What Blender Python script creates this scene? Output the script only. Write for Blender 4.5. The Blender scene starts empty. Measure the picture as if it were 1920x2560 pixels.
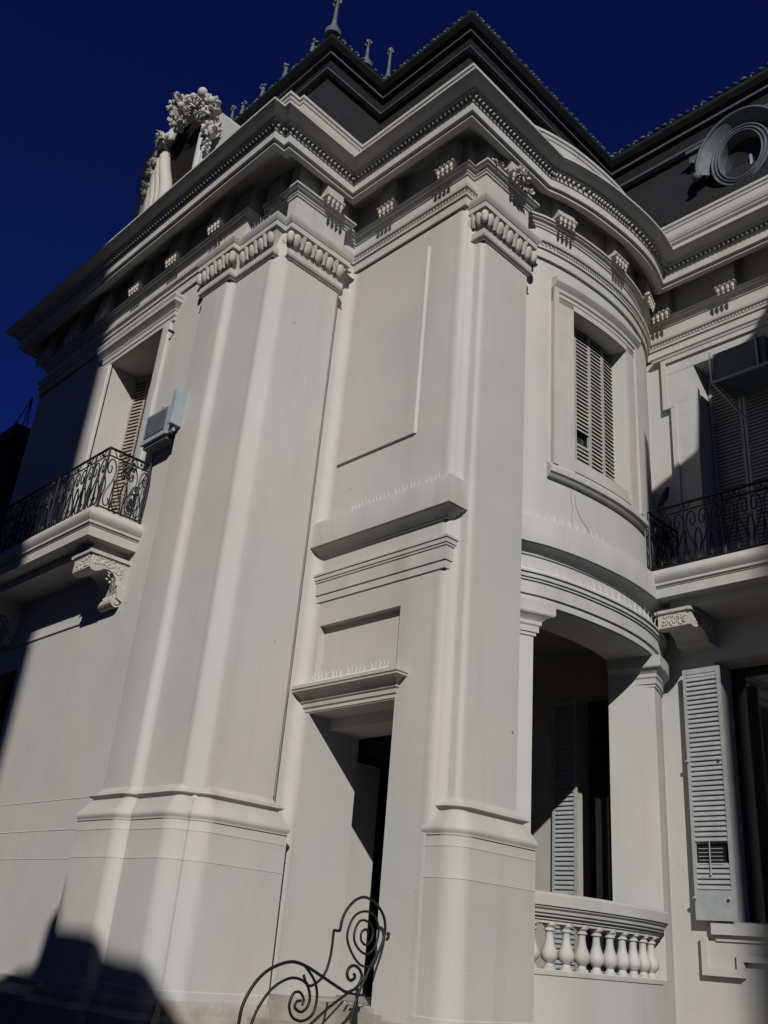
import bpy, math, random
from mathutils import Vector, Matrix
random.seed(7)
S = bpy.context.scene
ZO = 1.6                                   # eye height: plan below is measured from the eye

# ------------------------------------------------------------------ camera, sky, sun
YAW, PITCH, ROLL = 0.8249718, 0.4408907, 0.0895788
def cam_axes():
    cy, sy, cp, sp = math.cos(YAW), math.sin(YAW), math.cos(PITCH), math.sin(PITCH)
    f = Vector((-sy*cp, cy*cp, sp)); r = Vector((cy, sy, 0)); u = r.cross(f)
    c, s = math.cos(ROLL), math.sin(ROLL)
    return c*r + s*u, -s*r + c*u, f
R_, U_, F_ = cam_axes()
cd = bpy.data.cameras.new('camera'); cam = bpy.data.objects.new('camera', cd); S.collection.objects.link(cam)
cd.sensor_fit = 'HORIZONTAL'; cd.sensor_width = 36; cd.lens = 2341.0/1920*36
cd.clip_start = 0.05; cd.clip_end = 2000
m = Matrix((R_, U_, -F_)).transposed().to_4x4(); m.translation = Vector((0, 0, ZO)); cam.matrix_world = m
S.camera = cam

SUN = Vector((1.1, -1.0, 0.9)).normalized()
elev = math.asin(SUN.z)
w = bpy.data.worlds.new('World'); S.world = w; w.use_nodes = True
nt = w.node_tree; bg = nt.nodes['Background']
sky = nt.nodes.new('ShaderNodeTexSky'); sky.sky_type = 'NISHITA'; sky.sun_disc = False
sky.sun_elevation = elev; sky.sun_rotation = math.atan2(SUN.x, SUN.y)
sky.altitude = 6000; sky.air_density = 1.0; sky.dust_density = 0.0; sky.ozone_density = 10.0
hs = nt.nodes.new('ShaderNodeHueSaturation'); hs.inputs['Saturation'].default_value = 1.10; hs.inputs['Hue'].default_value = 0.526
nt.links.new(sky.outputs[0], hs.inputs['Color']); nt.links.new(hs.outputs[0], bg.inputs['Color'])
bg.inputs['Strength'].default_value = 0.05
sl = bpy.data.lights.new('sun', 'SUN'); sl.energy = 5.0; sl.angle = math.radians(0.53); sl.color = (1, 0.975, 0.93)
so = bpy.data.objects.new('sun', sl); S.collection.objects.link(so)
so.rotation_euler = SUN.to_track_quat('Z', 'Y').to_euler(); so.location = (20, -20, 40)
S.view_settings.view_transform = 'Standard'; S.view_settings.look = 'None'
S.view_settings.exposure = -0.29; S.view_settings.gamma = 1.0

# ------------------------------------------------------------------ materials
def mat(name, col, rough=0.7, metal=0.0, var=0.0, scale=2.0, bump=0.0, bscale=40.0, streak=0.0, spec=0.35, stain=None, patch=False):
    M = bpy.data.materials.new(name); M.use_nodes = True; n = M.node_tree; b = n.nodes['Principled BSDF']
    b.inputs['Roughness'].default_value = rough; b.inputs['Metallic'].default_value = metal
    b.inputs['Specular IOR Level'].default_value = spec
    b.inputs['Base Color'].default_value = (*col, 1)
    g = n.nodes.new('ShaderNodeNewGeometry')
    out = None
    if var:
        t = n.nodes.new('ShaderNodeTexNoise'); t.inputs['Scale'].default_value = scale; t.inputs['Detail'].default_value = 6
        n.links.new(g.outputs['Position'], t.inputs['Vector'])
        r = n.nodes.new('ShaderNodeValToRGB'); r.color_ramp.elements[0].position = .3; r.color_ramp.elements[1].position = .7
        r.color_ramp.elements[0].color = (*[c*(1-var) for c in col], 1); r.color_ramp.elements[1].color = (*[min(1, c*(1+var*.6)) for c in col], 1)
        n.links.new(t.outputs['Fac'], r.inputs[0]); out = r.outputs[0]
        n.links.new(out, b.inputs['Base Color'])
    if patch:
        t5 = n.nodes.new('ShaderNodeTexNoise'); t5.inputs['Scale'].default_value = .55; t5.inputs['Detail'].default_value = 3
        n.links.new(g.outputs['Position'], t5.inputs['Vector'])
        r5 = n.nodes.new('ShaderNodeValToRGB'); r5.color_ramp.elements[0].position = .42; r5.color_ramp.elements[1].position = .6
        r5.color_ramp.elements[0].color = (.955, .98, 1, 1); r5.color_ramp.elements[1].color = (1, .985, .955, 1)
        n.links.new(t5.outputs['Fac'], r5.inputs[0])
        m5 = n.nodes.new('ShaderNodeMixRGB'); m5.blend_type = 'MULTIPLY'; m5.inputs[0].default_value = 1
        n.links.new(out, m5.inputs[1]); n.links.new(r5.outputs[0], m5.inputs[2]); out = m5.outputs[0]
        n.links.new(out, b.inputs['Base Color'])
    if streak:                                      # rain-washed vertical dirt runs
        mp = n.nodes.new('ShaderNodeMapping'); mp.inputs['Scale'].default_value = (2.6, 2.6, .22)
        n.links.new(g.outputs['Position'], mp.inputs[0])
        t2 = n.nodes.new('ShaderNodeTexNoise'); t2.inputs['Scale'].default_value = 1.2; t2.inputs['Detail'].default_value = 5
        n.links.new(mp.outputs[0], t2.inputs['Vector'])
        r2 = n.nodes.new('ShaderNodeValToRGB'); r2.color_ramp.elements[0].position = .55; r2.color_ramp.elements[1].position = .8
        r2.color_ramp.elements[0].color = (0, 0, 0, 1); r2.color_ramp.elements[1].color = (streak, streak, streak, 1)
        n.links.new(t2.outputs['Fac'], r2.inputs[0])
        mx = n.nodes.new('ShaderNodeMixRGB'); mx.blend_type = 'MIX'; mx.inputs[2].default_value = (*(stain or [c*.55 for c in col]), 1)
        n.links.new(r2.outputs[0], mx.inputs[0]); n.links.new(out, mx.inputs[1]); n.links.new(mx.outputs[0], b.inputs['Base Color'])
    if bump:
        t3 = n.nodes.new('ShaderNodeTexNoise'); t3.inputs['Scale'].default_value = bscale; t3.inputs['Detail'].default_value = 4
        n.links.new(g.outputs['Position'], t3.inputs['Vector'])
        t4 = n.nodes.new('ShaderNodeTexNoise'); t4.inputs['Scale'].default_value = 1.7; n.links.new(g.outputs['Position'], t4.inputs['Vector'])
        ad = n.nodes.new('ShaderNodeMath'); ad.operation = 'MULTIPLY_ADD'; ad.inputs[1].default_value = 2.0
        n.links.new(t4.outputs['Fac'], ad.inputs[0]); n.links.new(t3.outputs['Fac'], ad.inputs[2])
        bp = n.nodes.new('ShaderNodeBump'); bp.inputs['Strength'].default_value = bump; bp.inputs['Distance'].default_value = .02
        n.links.new(ad.outputs[0], bp.inputs['Height']); n.links.new(bp.outputs[0], b.inputs['Normal'])
    return M
STUCCO = mat('painted_stucco', (.43, .419, .402), .75, var=.06, scale=.9, bump=.18, bscale=60, streak=.42, stain=(.33, .31, .28), patch=True)
TRIM = mat('moulded_stucco', (.422, .411, .394), .75, var=.09, scale=2.5, bump=.12, bscale=70, streak=.5, stain=(.27, .24, .20), patch=True)
CARVED = mat('carved_stucco', (.40, .388, .36), .8, var=.16, scale=9, bump=.25, bscale=50)
OLDSTONE = mat('old_base_stone', (.30, .28, .235), .85, var=.25, scale=3, bump=.3, bscale=30)
SLATE = mat('roof_slate', (.032, .030, .032), .6, var=.25, scale=6, bump=.2, bscale=20)
ZINC = mat('weathered_zinc', (.085, .099, .114), .62, .1, var=.3, scale=7)
DZINC = mat('dark_roof_metal', (.0045, .005, .006), .7, .0, var=.3, scale=5)
IRON = mat('wrought_iron', (.014, .014, .015), .5, .4, var=.2, scale=20)
SHUT = mat('grey_shutter_paint', (.30, .318, .32), .55, var=.14, scale=8, streak=.35, stain=(.19, .19, .18))
TILE = mat('dark_floor_tile', (.07, .06, .05), .4, var=.2, scale=4)
BSHUT = mat('cream_shutter_paint', (.33, .32, .295), .6, var=.14, scale=10, streak=.3, stain=(.2, .18, .15))
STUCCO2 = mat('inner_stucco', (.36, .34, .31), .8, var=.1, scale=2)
WSHUT = mat('weathered_shutter_paint', (.30, .27, .22), .7, var=.3, scale=14, streak=.6, stain=(.16, .09, .05))
GLASS = mat('dark_glass', (.02, .022, .025), .08, 0, spec=.6)
DARK = mat('shade_black', (.012, .011, .010), .95, spec=.1)  # near-black colour stands in for unlit depths and shade
ACM = mat('air_conditioner_casing', (.28, .31, .325), .5, var=.14, scale=7, streak=.4, stain=(.16, .14, .11))
ACG = mat('air_conditioner_grille', (.085, .098, .112), .6)
RUBBER = mat('black_cable_sheath', (.01, .01, .01), .6)
PAVE = mat('paving_stone', (.08, .074, .066), .9, var=.2, scale=1.5, bump=.2, bscale=12)
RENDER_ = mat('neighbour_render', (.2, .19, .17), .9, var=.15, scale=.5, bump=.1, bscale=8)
FEATH = mat('dark_feathers', (.02, .02, .025), .6)
def courses(M, pitch=.16):
    n = M.node_tree; b = n.nodes['Principled BSDF']; g = n.nodes.new('ShaderNodeNewGeometry')
    sp = n.nodes.new('ShaderNodeSeparateXYZ'); n.links.new(g.outputs['Position'], sp.inputs[0])
    ad = n.nodes.new('ShaderNodeMath'); ad.operation = 'ADD'; n.links.new(sp.outputs[0], ad.inputs[0]); n.links.new(sp.outputs[1], ad.inputs[1])
    cb = n.nodes.new('ShaderNodeCombineXYZ'); n.links.new(ad.outputs[0], cb.inputs[0]); n.links.new(sp.outputs[2], cb.inputs[1])
    br = n.nodes.new('ShaderNodeTexBrick'); br.inputs['Scale'].default_value = 1; br.inputs['Brick Width'].default_value = .22; br.inputs['Row Height'].default_value = pitch; br.inputs['Mortar Size'].default_value = .006
    br.inputs['Color1'].default_value = (.016, .015, .016, 1); br.inputs['Color2'].default_value = (.012, .0115, .013, 1); br.inputs['Mortar'].default_value = (.010, .010, .011, 1)
    n.links.new(cb.outputs[0], br.inputs['Vector']); n.links.new(br.outputs['Color'], b.inputs['Base Color'])
courses(SLATE)
CRACK = mat('hairline_crack', (.20, .185, .16), .9)

# ------------------------------------------------------------------ mesh helpers
col = S.collection
class MB:
    def __init__(s): s.v = []; s.f = []
    def face(s, *pts):
        i = len(s.v); s.v += [tuple(p) for p in pts]; s.f.append(tuple(range(i, i+len(pts))))
    def box(s, x0, x1, y0, y1, z0, z1):
        s.obox((x0+x1)/2, (y0+y1)/2, (z0+z1)/2, (x1-x0)/2, (y1-y0)/2, (z1-z0)/2)
    def obox(s, x, y, z, a, b, c, rot=None):
        i = len(s.v)
        for q in ((-1,-1,-1),(1,-1,-1),(1,1,-1),(-1,1,-1),(-1,-1,1),(1,-1,1),(1,1,1),(-1,1,1)):
            p = Vector((q[0]*a, q[1]*b, q[2]*c))
            if rot is not None: p = rot @ p
            s.v.append((x+p.x, y+p.y, z+p.z))
        for q in ((0,3,2,1),(4,5,6,7),(0,1,5,4),(1,2,6,5),(2,3,7,6),(3,0,4,7)): s.f.append(tuple(i+k for k in q))
    def ball(s, c, r, n=6, m_=4, rot=None, jit=0):
        if not isinstance(r, (tuple, list)): r = (r, r, r)
        i = len(s.v)
        def P(p):
            p = Vector((p[0]*r[0], p[1]*r[1], p[2]*r[2])) * (1+random.uniform(-jit, jit))
            if rot is not None: p = rot @ p
            return (c[0]+p.x, c[1]+p.y, c[2]+p.z)
        s.v.append(P((0, 0, 1)))
        for a in range(1, m_):
            th = math.pi*a/m_
            for b in range(n):
                ph = 2*math.pi*b/n; s.v.append(P((math.sin(th)*math.cos(ph), math.sin(th)*math.sin(ph), math.cos(th))))
        s.v.append(P((0, 0, -1))); L = len(s.v)-1
        for b in range(n): s.f.append((i, i+1+b, i+1+(b+1) % n))
        for a in range(m_-2):
            for b in range(n):
                p, q = i+1+a*n+b, i+1+a*n+(b+1) % n; s.f.append((p, p+n, q+n, q))
        k = i+1+(m_-2)*n
        for b in range(n): s.f.append((k+b, L, k+(b+1) % n))
    def tube(s, pts, r, n=6, cap=True):
        pts = [Vector(p) for p in pts]; rings = []
        prev = None
        for k, p in enumerate(pts):
            d = (pts[min(k+1, len(pts)-1)]-pts[max(k-1, 0)]).normalized()
            if prev is None: a = d.orthogonal().normalized()
            else: a = (prev-d*prev.dot(d)).normalized()
            prev = a; b = d.cross(a); rr = r[k] if isinstance(r, (list, tuple)) else r
            i = len(s.v); rings.append(i)
            for q in range(n):
                t = 2*math.pi*q/n; s.v.append(tuple(p+(a*math.cos(t)+b*math.sin(t))*rr))
        for i, j in zip(rings, rings[1:]):
            for q in range(n): s.f.append((i+q, i+(q+1) % n, j+(q+1) % n, j+q))
        if cap: s.f.append(tuple(rings[0]+q for q in reversed(range(n)))); s.f.append(tuple(rings[-1]+q for q in range(n)))
    def lathe(s, x, y, prof, n=12):
        rings = []
        for r, z in prof:
            i = len(s.v); rings.append(i)
            for q in range(n):
                t = 2*math.pi*q/n; s.v.append((x+r*math.cos(t), y+r*math.sin(t), z))
        for i, j in zip(rings, rings[1:]):
            for q in range(n): s.f.append((i+q, i+(q+1) % n, j+(q+1) % n, j+q))
        s.f.append(tuple(rings[-1]+q for q in range(n))); s.f.append(tuple(rings[0]+q for q in reversed(range(n))))
    def prism(s, poly, axis, a0, a1):             # poly in the other two axes
        def P(p, a): return (a, p[0], p[1]) if axis == 'x' else ((p[0], a, p[1]) if axis == 'y' else (p[0], p[1], a))
        n = len(poly); i = len(s.v)
        s.v += [P(p, a0) for p in poly]+[P(p, a1) for p in poly]
        s.f.append(tuple(i+k for k in range(n))); s.f.append(tuple(i+n+k for k in reversed(range(n))))
        for k in range(n): s.f.append((i+(k+1) % n, i+k, i+n+k, i+n+(k+1) % n))
    def sweep(s, path, prof, ends=True, inside=None):
        N = offs(path); rings = []
        for (x, y), nv in zip(path, N):
            i = len(s.v); rings.append(i)
            for t, z in prof: s.v.append((x+nv[0]*t, y+nv[1]*t, z))
        k = len(prof)
        for i, j in zip(rings, rings[1:]):
            for q in range(k-1): s.f.append((i+q, j+q, j+q+1, i+q+1))
        if ends: s.f.append(tuple(rings[0]+q for q in range(k))); s.f.append(tuple(rings[-1]+q for q in reversed(range(k))))
    def build(s, name, m_, parent=None, smooth=30, fix=True):
        me = bpy.data.meshes.new(name)
        me.from_pydata([(x, y, z+ZO) for x, y, z in s.v], [], s.f)
        import bmesh
        b = bmesh.new(); b.from_mesh(me); bmesh.ops.remove_doubles(b, verts=b.verts, dist=1e-5)
        bmesh.ops.dissolve_degenerate(b, edges=b.edges, dist=1e-6)
        if fix: bmesh.ops.recalc_face_normals(b, faces=b.faces)
        b.to_mesh(me); b.free()
        me.materials.append(m_)
        if smooth:
            for p in me.polygons: p.use_smooth = True
            me.set_sharp_from_angle(angle=math.radians(smooth))
        o = bpy.data.objects.new(name, me); col.objects.link(o)
        if parent: attach(o, parent)
        return o
def attach(o, p):
    o.parent = p                                # meshes sit at the world origin, so only Empties shift
    o.matrix_parent_inverse = Matrix.Translation(-p.location) if p.type == 'EMPTY' else Matrix.Identity(4)
def tag(o, label=None, cat=None, group=None, kind=None):
    if label: o['label'] = label
    if cat: o['category'] = cat
    if group: o['group'] = group
    if kind: o['kind'] = kind
    return o
def empty(name, loc):
    o = bpy.data.objects.new(name, None); o.location = (loc[0], loc[1], loc[2]+ZO); o.empty_display_size = .2; col.objects.link(o); return o
def offs(path):                                   # mitred outward (right-hand) offset vectors
    out = []
    n = len(path); ns = []
    for a, b in zip(path, path[1:]):
        dx, dy = b[0]-a[0], b[1]-a[1]; l = math.hypot(dx, dy); ns.append((dy/l, -dx/l))
    for k in range(n):
        a = ns[max(k-1, 0)]; b = ns[min(k, n-2)]
        mx, my = a[0]+b[0], a[1]+b[1]; d = mx*a[0]+my*a[1]
        out.append((mx/d, my/d) if d > .2 else a)
    return out
def off(path, t): return [(x+n[0]*t, y+n[1]*t) for (x, y), n in zip(path, offs(path))]
def fillet(pts, rads, k=5):
    out = []
    for i, p in enumerate(pts):
        r = rads.get(i, 0)
        if not r or i in (0, len(pts)-1): out.append(p); continue
        a = Vector(pts[i-1]); b = Vector(p); c = Vector(pts[i+1])
        u = (a-b).normalized(); v = (c-b).normalized(); ang = u.angle(v); d = r/math.tan(ang/2)
        s0 = b+u*d; s1 = b+v*d; cen = b+(u+v).normalized()*(r/math.sin(ang/2))
        a0 = math.atan2(s0.y-cen.y, s0.x-cen.x); a1 = math.atan2(s1.y-cen.y, s1.x-cen.x)
        da = (a1-a0+math.pi) % (2*math.pi)-math.pi
        for q in range(k+1):
            t = a0+da*q/k; out.append((cen.x+r*math.cos(t), cen.y+r*math.sin(t)))
    return out
def spline(pts, k=5):
    out = []
    P = [pts[0]]+list(pts)+[pts[-1]]
    for i in range(1, len(P)-2):
        p0, p1, p2, p3 = [Vector(q) for q in P[i-1:i+3]]
        for q in range(k):
            t = q/k; out.append(tuple(.5*((2*p1)+(p2-p0)*t+(2*p0-5*p1+4*p2-p3)*t*t+(3*p1-p0-3*p2+p3)*t**3)))
    out.append(tuple(pts[-1])); return out
def lens(path):
    L = [0]
    for a, b in zip(path, path[1:]): L.append(L[-1]+math.hypot(b[0]-a[0], b[1]-a[1]))
    return L
def at_s(path, L, s, N=None):
    for i in range(len(path)-1):
        if s <= L[i+1]+1e-9 or i == len(path)-2:
            t = (s-L[i])/(L[i+1]-L[i]); a, b = path[i], path[i+1]
            p = (a[0]+(b[0]-a[0])*t, a[1]+(b[1]-a[1])*t)
            d = Vector((b[0]-a[0], b[1]-a[1])).normalized()
            if N is None: return p, (d.y, -d.x), (d.x, d.y)
            if L[i+1]-L[i] > .4: return p, (d.y, -d.x), (d.x, d.y)
            n = (N[i][0]+(N[i+1][0]-N[i][0])*t, N[i][1]+(N[i+1][1]-N[i][1])*t)
            return p, n, (d.x, d.y)
def s_of(path, pred):                             # arclength at the nearest path point to pred
    L = lens(path); best = (9e9, 0)
    for i in range(len(path)-1):
        a, b = Vector(path[i]), Vector(path[i+1]); d = b-a; t = max(0, min(1, (Vector(pred)-a).dot(d)/d.dot(d)))
        e = (a+d*t-Vector(pred)).length
        if e < best[0]: best = (e, L[i]+t*d.length)
    return best[1]
def wall(mb, path, z0, z1, holes, extra_z=()):
    """holes: (s0,s1,z0,z1,depth,closed)"""
    L = lens(path); N = offs(path)
    ss = sorted(set([round(v, 5) for v in L]+[round(h[k], 5) for h in holes for k in (0, 1)]))
    zs = sorted(set([z0, z1]+[h[k] for h in holes for k in (2, 3)]+list(extra_z)))
    P = {s: at_s(path, L, s, N) for s in ss}
    def pt(s, d=0): p, n, _ = P[s]; return (p[0]-n[0]*d, p[1]-n[1]*d)
    idx = {}
    def V(s, z):
        if (s, z) not in idx: idx[(s, z)] = len(mb.v); p = pt(s); mb.v.append((p[0], p[1], z))
        return idx[(s, z)]
    for a, b in zip(ss, ss[1:]):
        sm = (a+b)/2
        for c, d in zip(zs, zs[1:]):
            zm = (c+d)/2
            if any(h[0] < sm < h[1] and h[2] < zm < h[3] for h in holes): continue
            mb.f.append((V(a, c), V(b, c), V(b, d), V(a, d)))
    for h in holes:
        s0, s1 = round(h[0], 5), round(h[1], 5); dp = h[4]
        seg = [s for s in ss if s0 <= s <= s1]
        for s, fl in ((s0, 1), (s1, 0)):
            a, b = pt(s), pt(s, dp); q = [(a[0], a[1], h[2]), (b[0], b[1], h[2]), (b[0], b[1], h[3]), (a[0], a[1], h[3])]
            mb.face(*(q if fl else q[::-1]))
        for a, b in zip(seg, seg[1:]):
            p, q, r, t = pt(a), pt(b), pt(b, dp), pt(a, dp)
            mb.face((p[0], p[1], h[3]), (q[0], q[1], h[3]), (r[0], r[1], h[3]), (t[0], t[1], h[3]))
            mb.face((p[0], p[1], h[2]), (t[0], t[1], h[2]), (r[0], r[1], h[2]), (q[0], q[1], h[2]))
            if h[5]: mb.face((t[0], t[1], h[2]), (r[0], r[1], h[2]), (r[0], r[1], h[3]), (t[0], t[1], h[3]))
def along(path, s0, s1, step, t=0):
    p2 = off(path, t) if t else path
    L = lens(p2); n = max(1, int(round((s1-s0)/step)))
    for k in range(n): yield at_s(p2, L, s0+(k+.5)*(s1-s0)/n)
def subpath(path, p0, p1):
    L = lens(path); a, b = s_of(path, p0), s_of(path, p1)
    return [at_s(path, L, a)[0]]+[p for p, l in zip(path, L) if a+1e-4 < l < b-1e-4]+[at_s(path, L, b)[0]]
def copy_at(src, parent, loc, rz):
    o = src.copy(); col.objects.link(o); o.parent = parent; o.matrix_parent_inverse = src.matrix_parent_inverse.copy()
    o.location = loc; o.rotation_euler = (0, 0, rz); return o

# ------------------------------------------------------------------ plan of the mansion
CURVE = [(-6.47, 8.06), (-6.42, 8.2), (-6.30, 8.5), (-6.19, 9.0), (-6.13, 9.6), (-6.13, 10.1), (-6.19, 10.6), (-6.34, 11.15), (-6.55, 11.57)]
BAY = spline(CURVE, 6)
A1, B1, A3, B3, A5 = 5.54, -8.68, 6.96, -6.48, 11.57
def wallpath():
    pts = [(-15.9, 16), (-15.9, A1), (B1, A1), (B1, A3), (B3, A3), (-6.48, 7.9)]
    return fillet(pts, {2: .09, 3: .14, 4: .10}, 6)+BAY+[(3.2, A5)]
W = wallpath()
Wr = fillet([(-15.9, 16), (-15.9, A1), (B1, A1), (B1, A3), (B3, A3), (-6.48, 7.9)], {}, 1)+BAY+[(3.2, A5)]   # sharp corners for mouldings
SB = spline([(-6.01, 8.2), (-5.91, 8.5), (-5.8, 9.0), (-5.735, 9.63), (-5.725, 10.15), (-5.77, 10.6), (-5.89, 11.07)], 5)
SP = [(-16.3, 16), (-16.3, 5.03), (-8.35, 5.03), (-8.35, 5.21), (-8.25, 5.21), (-8.28, 6.46), (-5.99, 6.46)]+SB+[(3.2, 11.07)]

house = empty('mansion', (-9, 9, -1.6))
tag(house, 'white stucco classical mansion with dark mansard roof filling the view', 'mansion')

# ---- main wall with openings
sA = lambda x, y: s_of(W, (x, y))
holes = [
    (sA(-13.0, A1), sA(-11.38, A1), 5.0, 8.54, .8, False),                 # upper left window
    (sA(-8.52, A3), sA(-7.10, A3), -.45, 2.49, .32, False),                # side door
    (sA(-8.50, A3), sA(-7.12, A3), 2.88, 3.56, .09, True),                 # sunk panel over it
    (sA(-6.19, 8.97), sA(-6.13, 10.22), 6.03, 8.38, .26, False),           # bay window
    (sA(-6.35, 8.38), sA(-6.26, 10.88), 0.0, 3.86, .62, False),            # loggia opening
    (sA(-5.72, A5), sA(-4.1, A5), 5.0, 8.66, .45, False),                  # upper right window
    (sA(-5.74, A5), sA(-4.0, A5), .70, 3.92, .45, False),                  # lower right window
    (sA(-1.9, A5), sA(-.4, A5), 5.0, 8.66, .45, False),
    (sA(-1.9, A5), sA(-.4, A5), .70, 3.92, .45, False),
    (sA(-14.9, A1), sA(-13.7, A1), .5, 3.4, .4, False),
]
mb = MB(); wall(mb, W, -1.6, 9.12, holes)
# door: second, slightly narrower reveal
xa, xb = -8.52, -7.10
mb.face((xa, A3+.32, -.45), (xa, A3+.32, 2.49), (xa-.0, A3+.32, 2.49), (xa, A3+.32, -.45)) if False else None
mb.face((xa, A3+.32, 2.49), (xb, A3+.32, 2.49), (xb, A3+.32, 2.36), (xa, A3+.32, 2.36))
mb.face((xa, A3+.32, 2.36), (xb, A3+.32, 2.36), (xb, 7.80, 2.36), (xa, 7.80, 2.36))

mb.face((xa, A3+.32, -.45), (xa, 7.80, -.45), (xa, 7.80, 2.36), (xa, A3+.32, 2.36))
mb.face((xa, 7.80, -.45), (xa-.40, 7.80, -.45), (xa-.40, 7.80, 2.36), (xa, 7.80, 2.36))
mb.face((xa-.40, 7.80, -.45), (xa-.40, 8.58, -.45), (xa-.40, 8.58, 2.36), (xa-.40, 7.80, 2.36))
mb.face((xb, A3+.32, -.45), (xb, 8.72, -.45), (xb, 8.72, 2.36), (xb, A3+.32, 2.36))
wall_o = mb.build('wall', STUCCO, house, 35, fix=False)
tag(wall_o, 'smooth pale stucco wall with rounded corners')

# raised field panel on the upper wall of the recess
mb = MB()
poly = fillet([(-8.86, 5.78), (-7.08, 5.78), (-7.08, 8.72), (-8.86, 8.72)], {}, 1)
def raised(mb, x0, x1, z0, z1, y, d, c):
    a = [(x0, z0), (x1, z0), (x1, z1), (x0, z1)]; b = [(x0+c, z0+.004), (x1-c, z0+.004), (x1-c, z1-c), (x0+c, z1-c)]
    for k in range(4):
        p, q, r, t = a[k], a[(k+1) % 4], b[(k+1) % 4], b[k]
        mb.face((p[0], y+.004, p[1]), (q[0], y+.004, q[1]), (r[0], y-d, r[1]), (t[0], y-d, t[1]))
    mb.face(*[(p[0], y-d, p[1]) for p in b])
raised(mb, -8.53, -7.07, 5.78, 8.72, A3, .03, .03)
mb.build('wall_panel', STUCCO, house, 0)

# hairline joint down the edge of the corner pilaster
# ---- pilasters
def pilaster(path, z0, z1, name='pilaster'):
    mb = MB(); mb.sweep(path, [(0, z0), (0, z1)], ends=False); return mb.build(name, STUCCO, house, 35, fix=False)
PA = fillet([(-10.2, A1+.05), (-10.2, 5.43), (-9.52, 5.43), (-9.52, A1+.05)], {1: .035, 2: .10}, 6)
PB = spline([(-8.80, A1-.002), (-8.72, A1+.002), (-8.665, 5.575), (-8.60, 5.64), (-8.56, 5.70), (-8.55, 5.77)], 5)+[(-8.55, 6.62), (B1-.05, 6.62)]
PC = spline([(-6.62, A3-.002), (-6.54, A3+.002), (-6.485, 6.99), (-6.455, 7.05), (-6.41, 7.095), (-6.36, 7.105), (-6.31, 7.115), (-6.28, 7.15), (-6.27, 7.20)], 5)+[(-6.27, 8.03), (B3-.03, 8.03)]
pil = []
for p in (PA, PB, PC): pil.append(pilaster(p, -1.6, 9.12))
# group paths for bases and capitals
G = [(-10.2, A1+.1), (-10.2, 5.43), (-9.52, 5.43), (-9.52, A1), (B1, A1), (-8.69, 5.72), (-8.55, 5.71), (-8.55, 6.62), (B1-.1, 6.62)]
GP = [(B3-.1, 7.11), (-6.27, 7.11), (-6.27, 8.03), (B3-.1, 8.03)]
def rnd(path, r): return fillet(path, {k: r for k in range(1, len(path)-1)}, 4)

def torus(t0, t1, za, zb, n=6): return [(t0+(t1-t0)*math.sin(math.pi*k/n), za+(zb-za)*k/n) for k in range(n+1)]
basep2 = [(.0, 1.08), (.145, 1.08), (.145, 1.10)]+torus(.146, .163, 1.105, 1.19, 8)+[(.140, 1.20), (.125, 1.225), (.095, 1.275), (.085, 1.315), (.055, 1.32), (.055, 1.335)]+torus(.058, .098, 1.34, 1.395)+[(.05, 1.385), (.05, 1.40), (.02, 1.42), (0, 1.46)]
Gped = fillet(G, {2: .06, 4: .07, 6: .08}, 8); GPped = fillet(GP, {1: .08}, 8)
for path in (Gped, GPped):
    mb = MB(); mb.sweep(path, [(.155, -1.6), (.155, -.47), (.145, -.46), (.145, .70), (.149, .701), (.145, .718), (.145, .985), (.149, .986), (.145, 1.003), (.145, 1.09)], ends=False)
    pd = mb.build('pedestal', STUCCO, house, 24, fix=False)
    mb = MB(); mb.sweep(path, basep2, ends=False); bs = mb.build('base_moulding', TRIM, pd, 40, fix=False)
    mb = MB(); mb.sweep(path, [(.0, -1.6), (.27, -1.6), (.27, -.72), (.22, -.66), (.21, -.6), (.18, -.56), (.15, -.54)], ends=False)
    mb.build('plinth', OLDSTONE, pd, 30, fix=False)
# plain plinth along the walls
mb = MB(); pp = [(.14, -1.6), (.14, -.72), (.10, -.66), (.06, -.62), (.05, -.56), (0, -.54)]
mb.sweep(subpath(Wr, (-15.9, 14), (-10.2, A1)), pp, ends=False); mb.sweep([(-8.68, A3), (-8.54, A3)], pp); mb.sweep([(-7.08, A3), (-6.48, A3), (-6.48, 7.1)], pp)
mb.build('plinth', OLDSTONE, house, 30, fix=False)
# shallow joints on the lower left wall
mb = MB()
for z in (.72, 1.05, 1.41):
    mb.sweep(subpath(Wr, (-15.9, 12), (-10.33, A1)), [(.001, z-.002), (.005, z-.001), (.001, z+.016)], ends=False)
mb.build('wall_joint', TRIM, house, 20, fix=False)

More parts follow.
